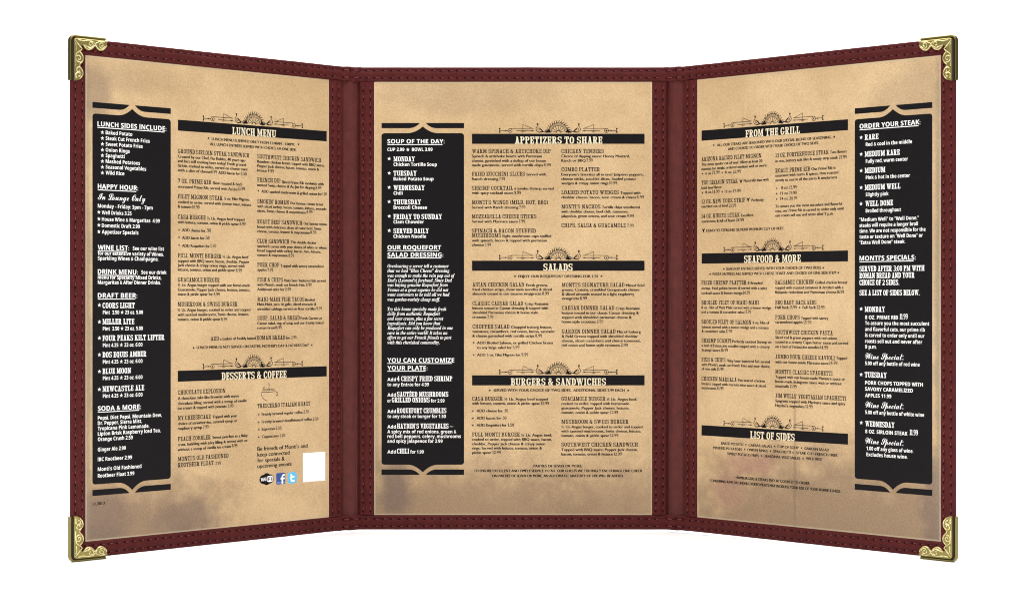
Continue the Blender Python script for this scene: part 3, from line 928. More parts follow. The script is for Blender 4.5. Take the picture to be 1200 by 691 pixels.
PRINT_RIGHT = r'''
>FROM THE GRILL
T|70.5|146.0|31.3|FROM THE GRILL
*|24.5|77.5
c|29.4|187.6|79.1|ALL OUR STEAKS ARE SEASONED WITH OUR SPECIAL BLEND OF SEASONING
*|191.8|77.6
c|45.3|170.9|84.4|AND COOKED TO ORDER WITH YOUR CHOICE OF TWO SIDES.
s|6.5|92.8|95.0|ARIZONA RAISED FILET MIGNON
b|6.5|94.1|100.3|The most tender cut of beef. Allow at least 20
b|6.5|100.8|105.5|minutes for steaks ordered medium well or more.
.|8.1|109.6
b|12.2|21.2|110.9|6 oz.
p|22.3|32.9|110.5|19.99
.|36.9|109.4
b|40.7|51.4|110.9|8 oz.
p|52.5|63.4|110.8|22.99
s|6.5|59.4|122.2|TOP SIRLOIN STEAK
v|63.9|120.3
b|67.9|103.2|121.6|Naturally lean with
b|6.5|36.1|127.4|bold beef flavor
.|8.1|131.5
b|12.2|21.2|132.5|8 oz.
p|22.3|32.9|132.5|14.99
.|36.9|131.5
b|40.7|51.4|132.7|12 oz.
p|52.5|63.4|132.8|17.99
s|6.5|70.0|144.1|12 OZ. NEW YORK STRIP
v|74.2|141.6
b|79.0|96.2|144.1|Perfectly
b|6.5|45.3|148.8|marbled cut of beef
p|46.6|56.8|149.3|21.99
s|6.5|62.1|160.8|14 OZ. RIBEYE STEAK
b|64.2|81.6|160.8|Excellent
b|6.5|55.7|166.0|tenderness & full of flavor
p|56.8|67.9|166.1|24.99
s|112.4|184.5|96.0|21 OZ. PORTERHOUSE STEAK
b|186.2|208.0|95.5|Two flavors
b|112.4|196.7|101.6|in one, buttery soft filet & meaty strip steak
p|197.9|208.0|101.8|27.99
s|112.4|159.7|113.1|ROAST PRIME RIB
b|161.5|193.5|112.6|Our Prime Rib is
b|112.4|197.1|117.8|seasoned with herbs & spices, then roasted
b|112.4|195.4|123.0|slowly to seal in all the juices & tenderness
.|114.2|130.6
b|120.6|130.3|131.6|8 oz.
p|131.6|141.5|131.9|15.99
.|114.2|136.6
b|119.4|130.3|137.8|11 oz.
p|131.6|141.5|138.1|19.99
.|114.2|142.6
b|119.4|130.3|143.8|14 oz.
p|131.6|142.2|144.0|24.99
b|112.4|202.0|152.1|To assure you the most succulent and flavorful
b|112.4|203.9|157.3|cuts, our Prime Rib is carved to order only until
b|112.4|190.6|162.4|our roasts sell out and never after 9 p.m.
v|9.4|174.9
c|13.6|124.0|176.9|DENOTES STERLING SILVER® PREMIUM CUT OF BEEF.
>SEAFOOD & MORE
T|68.4|147.3|166.8|SEAFOOD & MORE
*|39.2|219.8
c|42.8|174.2|221.2|SEAFOOD ENTREES SERVED WITH YOUR CHOICE OF TWO SIDES
*|177.3|220.0
*|19.3|225.6
c|23.0|194.2|227.0|PASTA ENTREES ARE SERVED WITH CHEESE TOAST AND CHOICE OF ONE SIDE ITEM
*|197.1|225.7
s|6.4|71.6|237.8|FRIED SHRIMP PLATTER
b|73.7|94.2|237.6|8 Breaded
b|6.4|100.8|243.3|shrimp, fried golden brown & served with a spicy
b|6.4|65.9|248.8|cocktail sauce & lemon wedge
p|66.7|76.8|248.7|14.99
s|6.4|89.4|260.5|BROILED FILET OF MAHI-MAHI
b|6.4|106.4|265.5|8 oz. Filet of Mahi Mahi served with a lemon wedge
b|6.4|67.8|270.6|and a tomato & cucumber salsa
p|68.8|78.3|270.3|17.99
s|6.4|78.5|282.8|BROILED FILET OF SALMON
b|80.6|103.9|282.3|8 oz. Filet of
s|112.2|164.7|237.7|BALSAMIC CHICKEN
b|166.7|208.7|237.6|Grilled chicken breast
b|112.2|203.9|243.0|topped with roasted tomatoes & drizzled with a
b|112.2|194.6|248.1|Balsamic reduction and Parmesan cheese
p|195.5|204.5|248.1|16.99
s|112.2|168.2|260.2|BBQ BABY BACK RIBS
b|112.2|130.9|265.1|Half Rack
p|132.0|141.5|265.0|15.99
.|145.5|263.6
b|149.7|167.6|264.9|Full Rack
p|168.6|178.9|264.9|22.99
s|112.2|145.7|276.7|PORK CHOPS
b|147.5|183.8|276.7|Topped with savory
b|6.6|102.8|287.9|Salmon served with a lemon wedge and a tomato
b|6.6|41.4|292.8|& cucumber salsa
p|42.4|51.2|292.7|17.99
s|6.6|49.9|304.3|SHRIMP SCAMPI
b|51.4|106.6|304.0|Perfectly sautéed Shrimp on
b|6.6|104.4|309.3|a bed of Fettuccine noodles topped with a creamy
b|6.6|34.1|314.5|Scampi sauce
p|35.1|45.0|314.4|16.99
s|6.6|41.6|326.3|FISH & CHIPS
b|43.6|104.4|326.1|Flaky beer-battered fish served
b|6.6|104.4|331.3|with Monti's steak cut french fries and your choice
b|6.6|28.2|336.2|of one side
p|29.2|38.7|336.2|15.99
s|6.6|57.7|348.3|CHICKEN MARSALA
b|59.6|97.5|347.8|Pan seared chicken
b|6.6|99.0|353.3|breasts topped with marsala wine sauce & sliced
b|6.6|28.2|358.2|mushrooms
p|29.2|38.7|358.1|15.99
b|112.3|149.5|281.3|caramelized apples
p|150.9|161.4|281.6|15.99
s|112.3|189.9|293.5|SOUTHWEST CHICKEN PASTA
b|112.3|195.6|298.5|Sliced red & green peppers with red onions
b|112.3|209.8|303.5|tossed in a creamy Cajun butter sauce and served
b|112.3|172.3|308.7|on a bed of Fettuccine noodles
p|173.2|183.6|308.9|14.99
s|112.3|192.6|320.7|JUMBO FOUR CHEESE RAVIOLI
b|194.4|208.6|319.8|Topped
b|112.3|184.5|325.9|with our house-made Marinara sauce
p|185.4|196.0|325.5|14.99
s|112.3|189.7|337.6|MONTI'S CLASSIC SPAGHETTI
b|112.3|205.9|342.6|Topped with our house-made Marinara sauce or
b|112.3|201.5|347.6|house-made Bolognese sauce with or without
b|112.3|131.0|352.8|meatballs
p|132.3|141.4|352.9|13.99
s|112.3|207.7|364.3|JIM WELLS' VEGETARIAN SPAGHETTI
b|112.3|206.3|369.3|Spaghetti topped with Marinara sauce and spicy
b|112.3|152.2|374.5|Hayden's vegetables
p|153.5|163.2|374.3|12.99
>LIST OF SIDES
T|77.2|139.0|369.9|LIST OF SIDES
c|35.3|67.3|420.8|BAKED POTATO
.|70.9|419.1
c|74.7|107.4|420.8|CAESAR SALAD
.|111.3|419.0
c|115.2|144.1|420.3|CUP OF SOUP
.|148.1|418.8
c|152.1|185.0|420.4|GARDEN SALAD
c|24.0|65.2|426.5|MASHED POTATOES
.|69.0|424.6
c|73.0|101.4|426.1|ONION RINGS
.|105.4|424.5
c|109.5|133.6|425.9|SPAGHETTI
.|136.6|424.6
c|141.1|196.1|425.8|STEAK CUT FRENCH FRIES
c|44.3|89.0|432.2|SWEET POTATO FRIES
.|93.1|430.5
c|97.7|146.1|431.9|SEASONAL VEGETABLES
.|150.3|430.2
c|154.3|175.6|431.3|WILD RICE
>notice
c|56.7|159.7|458.7|HAMBURGERS & STEAKS MAY BE COOKED TO ORDER.
c|18.6|200.0|464.6|CONSUMING RAW OR UNDERCOOKED MEATS MAY INCREASE YOUR RISK OF FOOD BORNE ILLNESS.
>sidebar
H|224.9|301.2|70.7|ORDER YOUR STEAK:
*|227.0|80.3
W|231.6|249.0|83.2|RARE
w|232.9|291.0|90.0|Red & cool in the middle
*|227.0|98.3
W|231.6|275.8|101.3|MEDIUM RARE
w|232.9|285.9|108.1|Fully red, warm center
*|227.0|116.1
W|231.6|257.6|119.0|MEDIUM
w|232.9|288.3|125.6|Pink & hot in the center
*|227.0|134.2
W|231.6|276.5|137.2|MEDIUM WELL
w|232.8|261.7|143.9|Slightly pink
*|226.8|151.7
W|232.3|267.3|154.6|WELL DONE
w|232.8|277.3|161.3|Broiled throughout
w|224.8|299.0|170.6|"Medium Well" to "Well Done,"
w|224.8|298.2|176.8|steaks will require a longer broil
w|224.8|307.5|182.9|time. We are not responsible for the
w|224.8|304.1|189.1|taste or texture on "Well Done" or
w|224.8|282.6|195.2|"Extra Well Done" steak.
H|224.8|295.4|212.8|MONTI'S SPECIALS:
W|224.8|306.2|224.5|SERVED AFTER 3:00 PM WITH
W|224.8|293.9|231.8|ROMAN BREAD AND YOUR
W|224.8|275.1|239.3|CHOICE OF 2 SIDES.
W|224.8|300.3|250.3|SEE A LIST OF SIDES BELOW.
*|227.0|264.8
W|231.6|257.2|268.0|MONDAY
w|232.0|273.4|275.7|8 OZ. PRIME RIB
W|275.8|285.5|275.5|11.99
w|232.0|312.0|281.9|To assure you the most succulent
w|232.0|306.6|288.4|and flavorful cuts, our prime rib
w|232.0|306.1|294.8|is carved to order only until our
w|232.0|303.4|301.2|roasts sell out and never after
w|232.0|246.7|307.3|9 p.m.
k|232.0|280.2|318.6|Wine Special:
w|232.0|300.3|325.0|5.00 off any bottle of red wine
*|227.0|335.5
W|231.6|259.4|338.3|TUESDAY
w|232.0|304.3|345.9|PORK CHOPS TOPPED WITH
w|232.0|292.1|352.6|SAVORY CARAMELIZED
w|232.0|265.2|359.5|APPLES 11.99
k|232.2|280.2|370.7|Wine Special:
w|232.2|305.8|377.6|5.00 off any bottle of white wine
*|227.1|387.4
W|232.2|269.2|390.9|WEDNESDAY
w|232.2|285.3|398.2|8 OZ. SIRLOIN STEAK
W|288.1|298.0|397.5|11.99
k|232.2|280.2|409.4|Wine Special:
w|233.7|292.5|416.3|1.00 off any glass of wine.
w|233.7|285.3|422.8|Excludes house wine.
'''
# ------------------------------------------------------------------ lettering
CAP = {'H': 5.0, 'w': 3.9, 'W': 5.8, 'k': 6.6, 'i': 3.9, 'T': 8.3, 's': 4.7, 'b': 3.15, 'p': 3.6, 'c': 3.0, 'f': 4.4}
MATH = {'H': (0x1D5D4, 0x1D7EC), 'w': (0x1D5D4, 0x1D7EC), 'k': (0x1D4D0, None), 'i': (0x1D468, None)}
SLAB = set('WTsp')

def glyphs(t, h):
    def R(x0, y0, x1, y1): return [(x0, y0), (x1, y0), (x1, y1), (x0, y1)]
    def stem(x, tt=t): return R(x, 0, x + tt, 1)
    def lo(a, b): return R(a, 0, b, h)
    def hi(a, b): return R(a, 1 - h, b, 1)
    def ring(cx, cy, rx, ry, tx, ty, a0=0, a1=360, n=None):
        n = n or max(6, int(abs(a1 - a0) / 22))
        def e(a, x, y):
            c_, s_ = cos(radians(a)), sin(radians(a))
            k = 2 / 2.6
            return (cx + x * math.copysign(abs(c_) ** k, c_), cy + y * math.copysign(abs(s_) ** k, s_))
        out = []
        for i in range(n):
            a, b = a0 + (a1 - a0) * i / n, a0 + (a1 - a0) * (i + 1) / n
            out.append([e(a, rx, ry), e(b, rx, ry), e(b, rx - tx, ry - ty), e(a, rx - tx, ry - ty)])
        return out
    G = {}
    G['A'] = (.6, [[(.09, 0), (.19, 0), (.34, 1), (.24, 1)], [(.22, 1), (.39, 1), (.53, 0), (.36, 0)], R(.17, .28, .42, .39), lo(.01, .27), lo(.3, .61), hi(.17, .39)])
    G['B'] = (.56, [stem(.07), lo(0, .3), hi(0, .3), R(.2, .45, .34, .56)] + ring(.27, .75, .25, .25, t - .02, h - .01, -90, 90) + ring(.27, .27, .29, .27, t - .01, h - .01, -90, 90))
    G['C'] = (.55, ring(.28, .5, .28, .5, t, h, 48, 312) + [R(.43, .64, .53, .97), R(.43, .05, .52, .3)])
    G['D'] = (.57, [stem(.07), lo(0, .3), hi(0, .3)] + ring(.25, .5, .32, .5, t, h, -90, 90))
    E_ = [stem(.07), hi(0, .5), R(.2, .44, .38, .56), R(.41, .68, .5, 1), R(.34, .35, .41, .65)]
    G['E'] = (.51, E_ + [lo(0, .5), R(.41, 0, .5, .32)])
    G['É'] = (.51, G['E'][1] + [[(.18, 1.05), (.26, 1.05), (.4, 1.22), (.28, 1.22)]])
    G['F'] = (.5, E_ + [lo(0, .34)])
    G['G'] = (.6, ring(.28, .5, .28, .5, t, h, 48, 318) + [R(.43, .66, .53, .97), R(.38, .1, .54, .42), R(.31, .34, .61, .45)])
    G['H'] = (.66, [stem(.07), stem(.42), lo(0, .31), hi(0, .31), lo(.35, .66), hi(.35, .66), R(.2, .44, .45, .56)])
    G['I'] = (.31, [stem(.07), lo(0, .31), hi(0, .31)])
    G['J'] = (.5, [R(.25, .24, .42, 1), hi(.17, .49)] + ring(.215, .25, .205, .25, t, h, 190, 360))
    G['K'] = (.64, [stem(.07), lo(0, .31), hi(0, .31), [(.2, .38), (.31, .46), (.54, 1), (.43, 1)], [(.26, .52), (.39, .66), (.59, 0), (.4, 0)], lo(.35, .65), hi(.37, .61)])
    G['L'] = (.51, [stem(.07), lo(0, .5), hi(0, .32), R(.41, 0, .5, .36)])
    G['M'] = (.8, [stem(.07, .11), stem(.56), [(.07, 1), (.26, 1), (.44, .1), (.34, .1)], [(.55, 1), (.66, 1), (.44, .1), (.36, .1)], lo(0, .27), lo(.48, .8), hi(0, .22), hi(.58, .8)])
    G['N'] = (.68, [stem(.08, .1), stem(.5, .1), [(.07, 1), (.26, 1), (.6, 0), (.43, 0)], lo(0, .27), hi(0, .22), hi(.41, .69)])
    G['O'] = (.57, ring(.285, .5, .285, .5, t, h))
    G['P'] = (.55, [stem(.07), lo(0, .35), hi(0, .3)] + ring(.26, .72, .29, .28, t - .01, h - .01, -90, 90))
    G['Q'] = (.58, ring(.285, .5, .285, .5, t, h) + [[(.28, .2), (.38, .27), (.58, -.1), (.44, -.12)]])
    G['R'] = (.62, [stem(.07), lo(0, .33), hi(0, .3), [(.25, .48), (.41, .5), (.55, 0), (.38, 0)], lo(.36, .63)] + ring(.26, .74, .28, .26, t - .01, h - .01, -90, 90))
    G['S'] = (.54, ring(.27, .735, .26, .265, t - .01, h - .015, 35, 275) + ring(.27, .27, .265, .27, t - .01, h - .015, -145, 95) + [R(.42, .68, .51, .98), R(.02, .02, .11, .33)])
    G['T'] = (.57, [stem(.2), hi(0, .57), R(0, .66, .1, 1), R(.47, .66, .57, 1), lo(.11, .46)])
    G['U'] = (.64, [R(.07, .25, .24, 1), R(.46, .25, .56, 1), hi(0, .31), hi(.38, .64)] + ring(.315, .28, .245, .28, .14, .13, 180, 360))
    G['V'] = (.62, [[(.06, 1), (.24, 1), (.4, 0), (.27, 0)], [(.45, 1), (.55, 1), (.4, 0), (.3, 0)], hi(0, .3), hi(.38, .62)])
    G['W'] = (.92, [[(.06, 1), (.23, 1), (.36, 0), (.25, 0)], [(.4, 1), (.49, 1), (.36, 0), (.28, 0)], [(.37, 1), (.54, 1), (.68, 0), (.57, 0)], [(.76, 1), (.85, 1), (.68, 0), (.6, 0)], hi(0, .28), hi(.32, .58), hi(.69, .92)])
    G['X'] = (.62, [[(.06, 1), (.24, 1), (.56, 0), (.38, 0)], [(.43, 1), (.53, 1), (.19, 0), (.08, 0)], lo(0, .27), lo(.32, .62), hi(0, .3), hi(.37, .6)])
    G['Y'] = (.62, [[(.06, 1), (.23, 1), (.39, .42), (.24, .42)], [(.46, 1), (.55, 1), (.38, .42), (.3, .46)], R(.23, 0, .4, .46), lo(.14, .48), hi(0, .29), hi(.4, .62)])
    G['Z'] = (.51, [lo(0, .5), hi(0, .5), [(.32, .9), (.5, .9), (.18, .1), (0, .1)], R(0, .68, .09, 1), R(.41, 0, .5, .32)])
    G['0'] = (.5, ring(.25, .5, .25, .5, t - .02, h - .01))
    G['1'] = (.34, [stem(.1, .16), lo(0, .35), [(0, .78), (.1, .74), (.12, 1), (.1, 1)]])
    G['2'] = (.5, ring(.25, .7, .25, .3, t - .02, h - .01, -25, 170) + [[(.34, .6), (.49, .62), (.2, .1), (.01, .1)], lo(0, .5), R(.41, 0, .5, .27)])
    G['3'] = (.5, ring(.24, .74, .24, .26, t - .02, h - .01, -90, 155) + ring(.24, .27, .26, .27, t - .02, h - .01, -155, 90))
    G['4'] = (.54, [stem(.28, .15), R(0, .25, .54, .37), [(.28, 1), (.4, 1), (.11, .3), (0, .3)], lo(.2, .5)])
    G['5'] = (.5, [R(.05, .5, .16, 1), hi(.05, .46)] + ring(.24, .32, .26, .33, t - .02, h - .01, -150, 125))
    G['6'] = (.52, ring(.26, .3, .26, .3, t - .02, h - .01) + ring(.3, .5, .3, .5, t - .02, h - .01, 70, 190))
    G['7'] = (.5, [hi(0, .5), R(0, .68, .09, 1), [(.36, .92), (.5, .92), (.29, 0), (.13, 0)]])
    G['8'] = (.5, ring(.25, .76, .22, .24, .14, .11) + ring(.25, .28, .25, .28, t - .02, h - .01))
    G['9'] = (.52, ring(.26, .7, .26, .3, t - .02, h - .01) + ring(.22, .5, .3, .5, t - .02, h - .01, -110, 10))
    G['&'] = (.66, ring(.25, .77, .19, .23, .12, .1) + ring(.25, .28, .25, .28, .15, .11, 70, 330) + [[(.1, .66), (.25, .72), (.62, 0), (.44, 0)], R(.46, .4, .64, .5), [(.5, .45), (.6, .45), (.46, .1), (.38, .2)]])
    G["'"] = (.13, [[(.02, 1), (.14, 1), (.1, .68), (.05, .68)]])
    G['.'] = (.16, [R(.01, 0, .15, .15)])
    G[','] = (.16, [R(.01, 0, .15, .15), [(.06, 0), (.15, 0), (.06, -.16), (0, -.14)]])
    G[':'] = (.16, [R(.01, 0, .15, .15), R(.01, .45, .15, .6)])
    G['-'] = (.3, [R(.02, .4, .28, .53)])
    G['('] = (.26, ring(.3, .48, .28, .6, .13, .1, 120, 240))
    G[')'] = (.26, ring(-.04, .48, .28, .6, .13, .1, -60, 60))
    G[' '] = (.2, [])
    return G
GLYPH = glyphs(.17, .13)            # heavy cut for headings
GLYPH_LIGHT = glyphs(.145, .12)     # lighter cut for the small print

def map_math(st, txt):
    up, dg = MATH[st]
    out = ''
    for ch in txt:
        if ch == 'I' and st in 'Hw': out += chr(up + 26 + 11)      # a plain stroke, no serifs
        elif 'A' <= ch <= 'Z': out += chr(up + ord(ch) - 65)
        elif 'a' <= ch <= 'z': out += chr(up + 26 + ord(ch) - 97)
        elif '0' <= ch <= '9' and dg: out += chr(dg + ord(ch) - 48)
        else: out += ch
    return out

_pending = []
def font_text(st, txt):
    """a temporary text object; all of them are turned into meshes in one go"""
    cu = bpy.data.curves.new('lettering', 'FONT')
    cu.body = map_math(st, txt) if st in MATH else txt
    cu.size = 1.0
    cu.resolution_u = 3
    o = bpy.data.objects.new('lettering', cu)
    COL.objects.link(o)
    _pending.append(o)
    return o

def star(u, v, r):
    return [(u + (r if k % 2 == 0 else r * .42) * sin(pi * k / 5), v - (r if k % 2 == 0 else r * .42) * cos(pi * k / 5)) for k in range(10)]

class Print:
    """flat printing on one page: u from the page's left edge, v down from its top edge, layer counted outwards"""
    def __init__(self):
        self.mb = MB()
        self.k = 0
    def y(self, layer):
        return -(0.45 + 0.16 * layer)
    def poly(self, pts, layer, mi=0):
        self.k += 1
        y = self.y(layer) - (self.k % 40) * 0.0022
        p = [(u, y, 507 - v) for u, v in pts]
        a = sum(p[i - 1][0] * p[i][2] - p[i][0] * p[i - 1][2] for i in range(len(p)))
        self.mb.poly(p if a > 0 else p[::-1], mi)
    def line(self, pts, w, layer, mi=0):
        for i in range(len(pts) - 1):
            a, b = Vector(pts[i]), Vector(pts[i + 1])
            d = (b - a)
            if d.length < 1e-5: continue
            d.normalize()
            n = Vector((-d.y, d.x)) * w / 2
            a2, b2 = a - d * w * .25, b + d * w * .25
            self.poly([a2 + n, b2 + n, b2 - n, a2 - n], layer, mi)
    def circle(self, u, v, r, layer, mi=0, n=14):
        self.poly([(u + r * cos(2 * pi * i / n), v + r * sin(2 * pi * i / n)) for i in range(n)], layer, mi)
    def slab(self, txt, u0, u1, v, cap, layer, mi=0, light=False):
        gap = .075
        GL = GLYPH_LIGHT if light else GLYPH
        tot = sum(GL.get(c, GL['-'])[0] + gap for c in txt) - gap
        k = (u1 - u0) / tot
        x = 0
        for c in txt:
            w, ps = GL.get(c, GL['-'])
            for p in ps:
                self.poly([(u0 + (x + a) * k, v - b * cap) for a, b in p], layer, mi)
            x += w + gap
    def text_mesh(self, st, me, u0, u1, v, cap, layer, mi=0):
        if not me.vertices: return
        xs = [q.co.x for q in me.vertices]
        x0, x1 = min(xs), max(xs)
        k = (u1 - u0) / max(1e-6, x1 - x0)
        ky = cap / CAPH[st]
        shifts = (-.2, .2) if st in 'bfc' else (0,)         # struck twice: a medium weight
        for n_, sx in enumerate(shifts):
            b = len(self.mb.v)
            y = self.y(layer) - n_ * .03
            self.mb.v += [(u0 + sx + (q.co.x - x0) * k, y, 507 - v + q.co.y * ky) for q in me.vertices]
            for p in me.polygons:
                self.mb.f.append(tuple(b + i for i in p.vertices))
                self.mb.mi.append(mi)
    def build(self, name, mats, parent):
        return self.mb.build(name, mats, parent, recalc=False)

# make every font line first, then read them all with one evaluation
LINES = {}
for key, data in (('left', PRINT_LEFT), ('middle', PRINT_MIDDLE), ('right', PRINT_RIGHT)):
    rows, sec = [], None
    for ln in data.strip().split('\n'):
        if ln[0] == '>':
            sec = ln[1:]
            continue
        p = ln.split('|', 4)
        if p[0] in '*.v':
            rows.append((sec, p[0], float(p[1]), 0, float(p[2]), '', None))
        else:
            rows.append((sec, p[0], float(p[1]), float(p[2]), float(p[3]), p[4], None if p[0] in SLAB else font_text(p[0], p[4])))
    LINES[key] = rows
REF = {st: font_text(st, 'H' if st != 'k' else 'Im') for st in 'HwkibcfI'.replace('I', '')}
for nm, st, tx in (('wifi_a', 'w', 'Wi'), ('wifi_b', 'w', 'Fi'), ('letter_f', 'w', 'f'), ('letter_t', 'w', 't'), ('logo', 'k', 'Trescerro')):
    REF[nm] = font_text(st, tx)
bpy.context.view_layer.update()
_dg = bpy.context.evaluated_depsgraph_get()
MESH_OF = {o.name: bpy.data.meshes.new_from_object(o.evaluated_get(_dg)) for o in _pending}
CAPH = {st: max(q.co.y for q in MESH_OF[REF[st].name].vertices) for st in 'Hwkibcf'}
REFM = {k: MESH_OF[o.name] for k, o in REF.items()}
LINES = {k: [r[:6] + (MESH_OF[r[6].name] if r[6] else None,) for r in rows] for k, rows in LINES.items()}
for o in _pending:
    bpy.data.objects.remove(o)

def bull(pr, u, v, layer):
    pr.poly([(u - 1.3, v - 1.2), (u + 1.3, v - 1.2), (u + .7, v + 2.2), (u - .7, v + 2.2)], layer)
    for s in (-1, 1):
        pr.poly([(u + s * 1.0, v - 1.2), (u + s * 2.2, v - 3.0), (u + s * 1.9, v - .6), (u + s * 1.0, v - .2)], layer)

def sidebar(page, u0, u1, rows):
    pr = Print()
    c = (u0 + u1) / 2
    t0, t1, p0, tip, p1, tip2, b0, b1 = 48.3, 54.4, 60.2, 52.4, 448.0, 456.8, 453.6, 459.9
    def ogee(v_flat, v_tip, half):
        return [(half * (1 - i / 8), v_flat + (v_tip - v_flat) * ((i / 8) ** 2.0)) for i in range(9)]
    # the panel itself, rounded corners and a pointed crest at both ends
    pts = [(u0, p0 + 3), (u0 + .8, p0 + 1), (u0 + 3, p0)]
    pts += [(c - x, y) for x, y in ogee(p0, tip, 18)]
    pts += [(c + x, y) for x, y in ogee(p0, tip, 18)[::-1][1:]]
    pts += [(u1 - 3, p0), (u1 - .8, p0 + 1), (u1, p0 + 3)]
    pts += [(u1, p1 - 3), (u1 - .8, p1 - 1), (u1 - 3, p1)]
    pts += [(c + x, y) for x, y in ogee(p1, tip2, 18)]
    pts += [(c - x, y) for x, y in ogee(p1, tip2, 18)[::-1][1:]]
    pts += [(u0 + 3, p1), (u0 + .8, p1 - 1), (u0, p1 - 3)]
    pr.poly(pts, 0)
    for s, e in ((-1, u0), (1, u1)):     # the tapering bars above and below
        n = 8
        curve = [(c + s * (3.4 + 14 * (1 - i / n)), t1 - (t1 - t0) * (i / n) ** 2.5) for i in range(n + 1)]
        pr.poly([(e, t0), (e, t1)] + curve, 0)
        curve = [(c + s * (3.4 + 14 * (1 - i / n)), b0 + (b1 - b0) * (i / n) ** 2.5) for i in range(n + 1)]
        pr.poly([(e, b1), (e, b0)] + curve, 0)
    o = pr.build('sidebar', M_BLACK, page)
    tx = Print()
    for _, st, a, b, v, txt, me in rows:
        if st == '*':
            tx.poly(star(a, v, 2.3), 1)
        elif st == 'W':
            tx.slab(txt, a, b, v, CAP['W'], 1)
        else:
            tx.text_mesh(st, me, a, b, v, CAP[st], 1)
            if st == 'H':
                tx.poly([(a, v + .9), (b - 2.4, v + .9), (b - 2.4, v + 1.7), (a, v + 1.7)], 1)
    tx.build('lettering', M_WHITE, o)
    return o

def ornament(pr, c, base):
    L = 0
    W = .5
    def q(x, y): return (c + x, base - y)
    def ln(*pts, w=W): pr.line([q(*p) for p in pts], w, L)
    def arc(cx, cy, r, a0, a1, n=14, w=W): ln(*[(cx + r * cos(radians(a0 + (a1 - a0) * i / n)), cy + r * sin(radians(a0 + (a1 - a0) * i / n))) for i in range(n + 1)], w=w)
    arc(0, 0, 11.2, 4, 176, 24, .5)
    arc(0, 0, 8.2, 4, 176, 20, .45)
    for k in range(12):
        a = radians(7.5 + 15 * k)
        arc(9.7 * cos(a), 9.7 * sin(a), .9, 0, 360, 7, .35)
    arc(0, 0, 2.4, 0, 180, 8, .8)
    for k in range(15):
        a = radians(12 * k + 6)
        ln((11.4 * cos(a), 11.4 * sin(a)), (14.4 * cos(a - .1), 14.4 * sin(a - .1)), w=.65)
        if k % 2 == 0:
            ln((11.2 * cos(a), 11.2 * sin(a)), (12.4 * cos(a - .16), 12.4 * sin(a - .16)), w=.6)
    for k in range(7):
        a = radians(15 + 25 * k)
        ln((2.4 * cos(a), 2.4 * sin(a)), (8.2 * cos(a), 8.2 * sin(a)), w=.55)
    for s in (-1, 1):
        def m(*pts): return [(s * x, y) for x, y in pts]
        pr.poly([q(*p) for p in m((8.6, 0), (10.5, 4.6), (13.2, 2.2), (15.5, 0))], L)
        ln(*m((11, .6), (15, 1.6), (19, 1.2), (23, .4)), w=.9)
        arc(s * 13.5, 1.8, 1.8, 0, 360, 10)
        pr.poly([q(*p) for p in m((17, 1.2), (19.5, 4.0), (23.2, 6.6), (21.2, 3.6), (18.6, 1.2))], L)
        ln(*m((18, .8), (22, .3), (25.2, 1.8), (26.2, 4.4), (24.8, 6.8), (23.6, 8.6), (24.4, 10)), w=.7)
        arc(s * 22.8, 3.9, 1.3, 0, 360, 8)
        pr.circle(*q(s * 24.2, 9.9), 1.1, L, 0, 8)
        ln(*m((29.5, 4.6), (41.5, 9.4), (41.5, 1.2)), w=.5)
        ln(*m((29, 4.9), (55, 4.9)), w=.55)
        ln(*m((28.5, 2.2), (49, 2.2)), w=.55)
        pr.poly([q(*p) for p in m((28, 2.2), (31.5, 1.4), (31.5, 3.0))], L)
        ln(*m((44, 2.2), (41.5, .4), (38.5, 2.2)), w=.45)
        arc(s * 56.5, 2.4, 2.4, 0, 360, 12, .6)
        pr.circle(*q(s * 56.5, 2.2), .9, L, 0, 8)
        ln(*m((58.6, 2.4), (68.4, 2.4)), w=.6)
        pr.poly([q(*p) for p in m((59, 2.4), (62.5, 1.6), (62.5, 3.2))], L)
        ln(*m((68.6, .4), (68.6, 4.8)), w=.8)
        pr.circle(*q(s * 68.6, .6), 1.0, L, 0, 8)
        pr.circle(*q(s * 68.6, 4.6), 1.0, L, 0, 8)

BANNERS = {
    'left': [('LUNCH MENU', 115.8, 322.5, 60.0), ('DESSERTS & COFFEE', 115.6, 322.5, 331.9)],
    'middle': [('APPETIZERS TO SHARE', 114.8, 317.0, 60.9), ('SALADS', 114.9, 317.0, 209.4), ('BURGERS & SANDWICHES', 114.9, 317.0, 343.4)],
    'right': [('FROM THE GRILL', 6.5, 209.8, 59.5), ('SEAFOOD & MORE', 6.7, 209.8, 201.6), ('LIST OF SIDES', 6.5, 209.8, 400.0)],
}
PAGE_LABEL = {
    'left': 'parchment-print menu page headed Lunch Menu, with a blank white square at its lower edge',
    'middle': 'parchment-print menu page headed Appetizers to Share, in the flat middle panel',
    'right': 'parchment-print menu page headed From the Grill, with a rosy stain near its foot',
}
SIDE = {'left': (8.6, 106.5), 'middle': (8.8, 105.5), 'right': (218.6, 315.6)}

